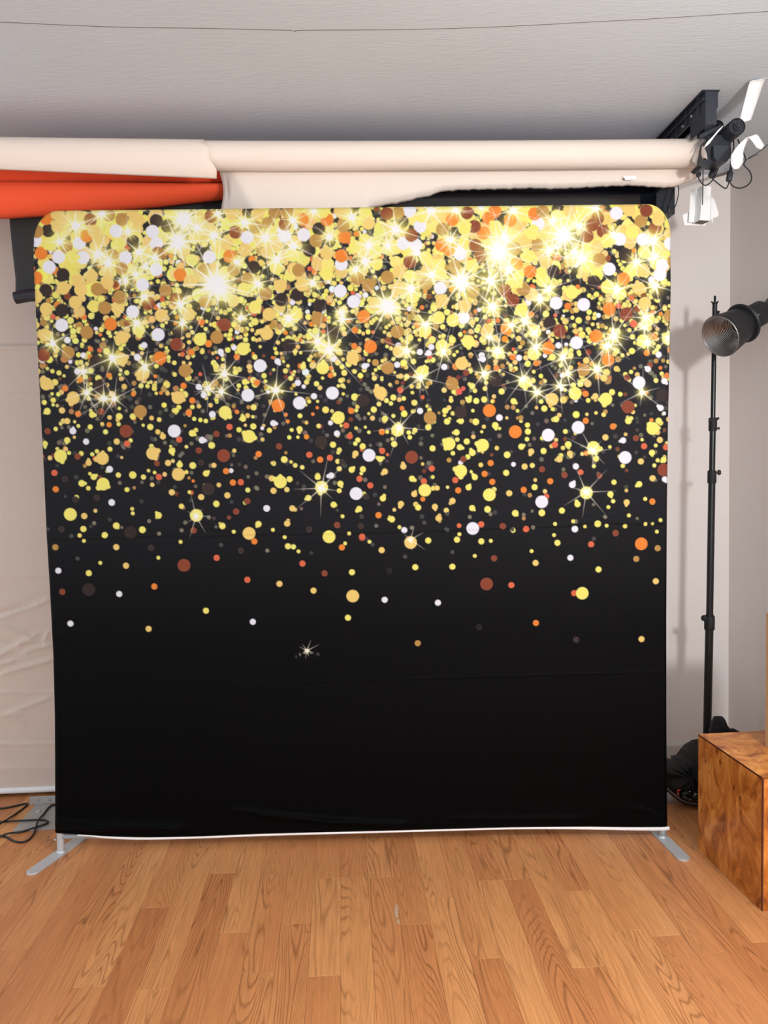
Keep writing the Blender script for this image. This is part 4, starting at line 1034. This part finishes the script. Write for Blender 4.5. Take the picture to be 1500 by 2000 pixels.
# ------------------------------------------------------------------ burl veneer box
def burl(name, dark, mid, light, sc=1.0):
    mt, nt, b = new_mat(name); L = nt.links.new
    g = N(nt, 'ShaderNodeNewGeometry')
    mp = N(nt, 'ShaderNodeMapping'); mp.inputs['Scale'].default_value = (7 * sc, 7 * sc, 4.2 * sc); L(g.outputs['Position'], mp.inputs['Vector'])
    n1 = N(nt, 'ShaderNodeTexNoise'); n1.inputs['Scale'].default_value = 1.3; n1.inputs['Detail'].default_value = 6; n1.inputs['Distortion'].default_value = 1.6; n1.inputs['Roughness'].default_value = 0.62
    L(mp.outputs['Vector'], n1.inputs['Vector'])
    cr = N(nt, 'ShaderNodeValToRGB'); L(n1.outputs['Fac'], cr.inputs[0])
    e = cr.color_ramp.elements
    e[0].position = 0.28; e[0].color = dark; e[1].position = 0.68; e[1].color = light
    a = e.new(0.46); a.color = mid
    vo = N(nt, 'ShaderNodeTexVoronoi'); vo.inputs['Scale'].default_value = 3.2; L(mp.outputs['Vector'], vo.inputs['Vector'])
    n2 = N(nt, 'ShaderNodeTexNoise'); n2.inputs['Scale'].default_value = 9; n2.inputs['Detail'].default_value = 3; L(mp.outputs['Vector'], n2.inputs['Vector'])
    sm = N(nt, 'ShaderNodeMath', operation='MULTIPLY_ADD'); L(n2.outputs['Fac'], sm.inputs[0]); sm.inputs[1].default_value = 0.22; L(vo.outputs['Distance'], sm.inputs[2])
    kr = N(nt, 'ShaderNodeValToRGB'); L(sm.outputs[0], kr.inputs[0])
    k = kr.color_ramp.elements
    k[0].position = 0.16; k[0].color = (0.18, 0.12, 0.09, 1); k[1].position = 0.26; k[1].color = (1, 1, 1, 1)
    mx = N(nt, 'ShaderNodeMix', data_type='RGBA', blend_type='MULTIPLY'); mx.inputs[0].default_value = 0.85
    L(cr.outputs[0], mx.inputs[6]); L(kr.outputs[0], mx.inputs[7]); L(mx.outputs[2], b.inputs['Base Color'])
    b.inputs['Roughness'].default_value = 0.32; b.inputs['Specular IOR Level'].default_value = 0.45
    return mt
M_BURL = burl('burl_veneer', rgb(112, 54, 20), rgb(190, 112, 45), rgb(236, 162, 80))
M_EDGE = surf('dark_veneer_edge', (86, 40, 26), 0.45)
bx0, bx1, by0, by1, bh = 0.0, 0.41, 0.0, 0.393, 0.418
box = tag(empty('pedestal_box', (1.2555, 2.2185, 0.0), R(2.0)), 'burl wood veneer pedestal box with dark mitred edges at right', 'pedestal')
t_ = 0.012
Geo().box((bx0 + 0.0015, by0 + 0.0015, bh - t_), (bx1 - 0.0015, by1 - 0.0015, bh), 0.0008).build('top_panel', M_BURL, box)
Geo().box((bx0, by0 + 0.0045, 0.0), (bx0 + t_, by1 - 0.001, bh - 0.0055), 0.0006).build('side_panel', M_BURL, box)
Geo().box((bx1 - t_, by0 + 0.0045, 0.0), (bx1, by1 - 0.001, bh - 0.0055), 0.0006).build('side_panel', M_BURL, box)
Geo().box((bx0 + 0.0045, by0, 0.0), (bx1 - 0.0045, by0 + t_, bh - 0.0035), 0.0006).build('front_panel', M_BURL, box)
Geo().box((bx0 + t_, by1 - t_, 0.0), (bx1 - t_, by1 - 0.001, bh - t_), 0.0006).build('back_panel', M_BURL, box)
Geo().box((bx0 - 0.0004, by0 + 0.002, bh - 0.0058), (bx0 + 0.004, by1 - 0.001, bh - 0.0008)).build('edge_strip', M_EDGE, box)
Geo().box((bx1 - 0.004, by0 + 0.002, bh - 0.0058), (bx1 + 0.0004, by1 - 0.001, bh - 0.0008)).build('edge_strip', M_EDGE, box)
Geo().box((bx0 + 0.0004, by0 - 0.0002, 0.0), (bx0 + 0.0048, by0 + 0.0048, bh - 0.004)).build('edge_strip', M_EDGE, box)
Geo().box((bx0 + 0.004, by0 - 0.0002, bh - 0.0038), (bx1 - 0.004, by0 + 0.003, bh - 0.0012)).build('edge_strip', M_EDGE, box)

M_MAPLE = surf('pale_maple', (206, 164, 118), 0.55, var=0.10, vscale=3, stretch=(30, 30, 2))
q = on_floor(1497, 1457, bh)
blk = tag(empty('wood_block', (q.x + 0.001, q.y - 0.17, bh), R(2.0)), 'pale plain wooden block standing on the burl box', 'wood block')
Geo().box((0.0, 0.0, 0.0), (0.012, 0.17, 0.455), 0.001).build('side_panel', M_MAPLE, blk)
Geo().box((0.1885, 0.0, 0.0), (0.2005, 0.17, 0.455), 0.001).build('side_panel', M_MAPLE, blk)
Geo().box((0.012, 0.0, 0.0), (0.1885, 0.012, 0.455), 0.0005).build('front_panel', M_MAPLE, blk)
Geo().box((0.012, 0.158, 0.0), (0.1885, 0.17, 0.455), 0.0005).build('back_panel', M_MAPLE, blk)
Geo().box((0.012, 0.012, 0.443), (0.1885, 0.158, 0.455), 0.0005).build('top_panel', M_MAPLE, blk)

# ------------------------------------------------------------------ black bags round the foot of the light stand
M_BAG = surf('black_nylon', (12, 11, 12), 0.75, var=0.2, vscale=14, bump=0.5, bscale=22, bdist=0.006)
M_GLOSS = surf('glossy_black_vinyl', (10, 10, 11), 0.18, var=0.2)
M_PIPE = surf('grey_piping', (128, 116, 110), 0.5)
M_RED = surf('red_webbing', (214, 70, 62), 0.6)
def lump(name, sil, Y_, dep, mt, parent, seed=1):
    """soft bag: closed outline at depth Y_, filled out into a cushion of thickness dep"""
    rn = random.Random(seed)
    pts = [loc(at(x, y, Y_)) for x, y in sil]
    dense = spline(pts + [pts[0]], 4)[:-1]
    c = sum(dense, Vector()) / len(dense)
    rings = []
    K = 9
    for i in range(K + 1):
        a = math.pi * i / K
        sc = math.sin(a) ** 0.55 if 0 < i < K else 0.02
        rings.append([c + (p - c) * sc + Vector((0, -math.cos(a) * dep * (1 + 0.22 * math.sin(4.1 * j / 3.0 + i)), 0)) for j, p in enumerate(dense)])
    g = Geo(); n = len(dense); V = [p for r_ in rings for p in r_]
    V = [v if (v.z + org.z) > 0.002 else Vector((v.x, v.y, 0.002 - org.z)) for v in V]
    F = [(i * n + j, i * n + (j + 1) % n, (i + 1) * n + (j + 1) % n, (i + 1) * n + j) for i in range(K) for j in range(n)]
    F += [tuple(range(n)), tuple(K * n + j for j in range(n))]
    return g.add(V, F).build(name, mt, parent, True)
bag = tag(empty('equipment_bag', on_floor(1345, 1568)), 'black bag with grey piping between backdrop and burl box', 'bag')
org = bag.location.copy()
lump('bag_body', [(1280, 1492), (1304, 1490), (1318, 1486), (1328, 1479), (1336, 1483), (1342, 1478), (1347, 1468), (1356, 1455), (1368, 1447), (1376, 1500), (1374, 1565), (1352, 1571), (1332, 1562), (1312, 1546), (1290, 1536)], 2.99, 0.075, M_BAG, bag, 3)
pl_ = [(1286, 1532), (1304, 1541), (1313, 1549), (1324, 1558), (1336, 1565), (1350, 1569), (1366, 1570), (1380, 1568)]
gp = lump('base_pocket', [(1323, 1545), (1330, 1541), (1350, 1540), (1376, 1544), (1378, 1566), (1352, 1567), (1334, 1562), (1325, 1555)], 2.935, 0.03, M_GLOSS, bag, 5)
Geo().tube(spline([loc(at(x, y, 2.915)) for x, y in pl_], 4), 0.0026, 8).build('piping', M_PIPE, bag, True)
Geo().tube(spline([loc(at(x, y + 3, 2.92)) for x, y in pl_], 4), 0.0045, 8).build('base_welt', M_RUB, bag, True)
q_ = [loc(at(x, y, 2.898)) for x, y in [(1323, 1542), (1329.5, 1541.5), (1329.5, 1543.5), (1325.5, 1544), (1325.5, 1553), (1323.5, 1553)]]
solid(Geo().add(q_, [(0, 1, 2, 3), (0, 3, 4, 5)]).build('red_tab', M_RED, bag), 0.002)
for x, y in ((1347, 1546), (1357, 1552)):
    Geo().lathe(loc(at(x, y, 2.902)), (0, -1, 0.3), [(0, 0), (0, 0.003), (0.002, 0.0025), (0.003, 0)], 10).build('stud', M_BOLT, bag)

sb = tag(empty('sand_bag', (1.48, 2.95, 0.0)), 'black cinched sandbag showing above the back edge of the burl box', 'sandbag')
org = sb.location.copy()
lump('bag_body', [(1388, 1427), (1391, 1417), (1396, 1402), (1400, 1399), (1410, 1399), (1413, 1402), (1415, 1410), (1427, 1424), (1440, 1430), (1450, 1500), (1440, 1600), (1400, 1615), (1392, 1560), (1390, 1480)], 2.95, 0.045, M_BAG, sb, 8)
solid(Geo().grid([[loc(at(1429, 1424, 2.90)), loc(at(1444, 1428, 2.90))], [loc(at(1431, 1480, 2.90)), loc(at(1450, 1480, 2.90))]]).build('carry_strap', M_BAG, sb), 0.004)

# ------------------------------------------------------------------ steel base plates behind the backdrop, cords on the floor
M_PLATE = surf('grey_painted_steel', (172, 168, 164), 0.5, 0.25, var=0.05)
def plate(label, outline, flange, hole):
    c = sum((Vector(p) for p in outline), Vector()) / len(outline)
    o_ = tag(empty('base_plate', (c.x, c.y, 0)), label, 'metal plate', 'steel base plates on the floor')
    global org
    org = o_.location.copy()
    a = [loc((p[0], p[1], 0.0003)) for p in outline]; b2 = [v + Vector((0, 0, 0.005)) for v in a]; k = len(a)
    Geo().add(a + b2, [tuple(range(k))[::-1], tuple(range(k, 2 * k))] + [(i, (i + 1) % k, k + (i + 1) % k, k + i) for i in range(k)]).build('plate', M_PLATE, o_)
    if flange:
        (xa, ya), (xb, yb) = flange
        Geo().box(tuple(loc((xa, ya, 0.0055))), tuple(loc((xb, yb + 0.005, 0.038))), 0.001).build('upright_flange', M_PLATE, o_)
        for t in (0.3, 0.75):
            Geo().lathe(loc((xa + (xb - xa) * t * 0.4, ya, 0.022)), (0, -1, 0), [(0, 0), (0, 0.006), (0.003, 0.004), (0.003, 0)], 10).build('screw', M_BOLT, o_)
    if hole:
        Geo().lathe(loc((hole[0], hole[1], 0.0052)), (0, 0, 1), [(0, 0), (0, 0.010), (0.003, 0.009), (0.003, 0.005), (0.001, 0.004), (0.001, 0)], 14).build('screw', M_BOLT, o_)
plate('grey steel plate on the floor left of the backdrop under black cords', [(on_floor(25, 1625).x, on_floor(25, 1625).y, 0), (-1.06, 2.995, 0), (-1.06, 3.20, 0), (on_floor(70, 1573).x, on_floor(70, 1573).y, 0)],
      ((on_floor(60, 1572).x, 3.225), (-1.06, 3.225)), tuple(on_floor(75, 1587))[:2])
plate('grey steel plate corner on the floor right of the backdrop', [(1.03, 3.00, 0), (1.265, 2.985, 0), (on_floor(1319, 1567).x, on_floor(1319, 1567).y, 0), (on_floor(1306, 1550).x, 3.09, 0), (1.03, 3.10, 0)], None, None)

def floor_cord(label, pts, r_=0.0038):
    P_ = [on_floor(x, y) + Vector((0, 0, r_ + 0.0003 + (d[0] if d else 0.0))) for x, y, *d in pts]
    o_ = Geo().tube(spline(P_, 8), r_, 8).build('floor_cord', M_CORD, None, True)
    return tag(o_, label, 'cord', 'black cords on the floor at left')
floor_cord('black cord on the floor doubling back in a sharp bend near the wall', [(-60, 1584), (0, 1581), (25, 1577), (47, 1572), (54, 1572), (50, 1577), (30, 1592), (8, 1610, .008), (-20, 1622), (-60, 1630)])
floor_cord('black cord on the floor looping across the steel plate', [(-60, 1606), (0, 1607), (40, 1607.5, .006), (80, 1606, .006), (93, 1609, .006), (92, 1613, .006), (75, 1619, .006), (40, 1627), (15, 1634, .008), (-10, 1640), (-60, 1650)])
floor_cord('black cord on the floor running out from behind the backdrop', [(125, 1574, .006), (104, 1577, .006), (95, 1582, .006), (86, 1594, .006), (75, 1612, .015), (66, 1630), (55, 1643), (42, 1647), (28, 1645), (12, 1637), (0, 1634), (-30, 1632), (-60, 1636)])
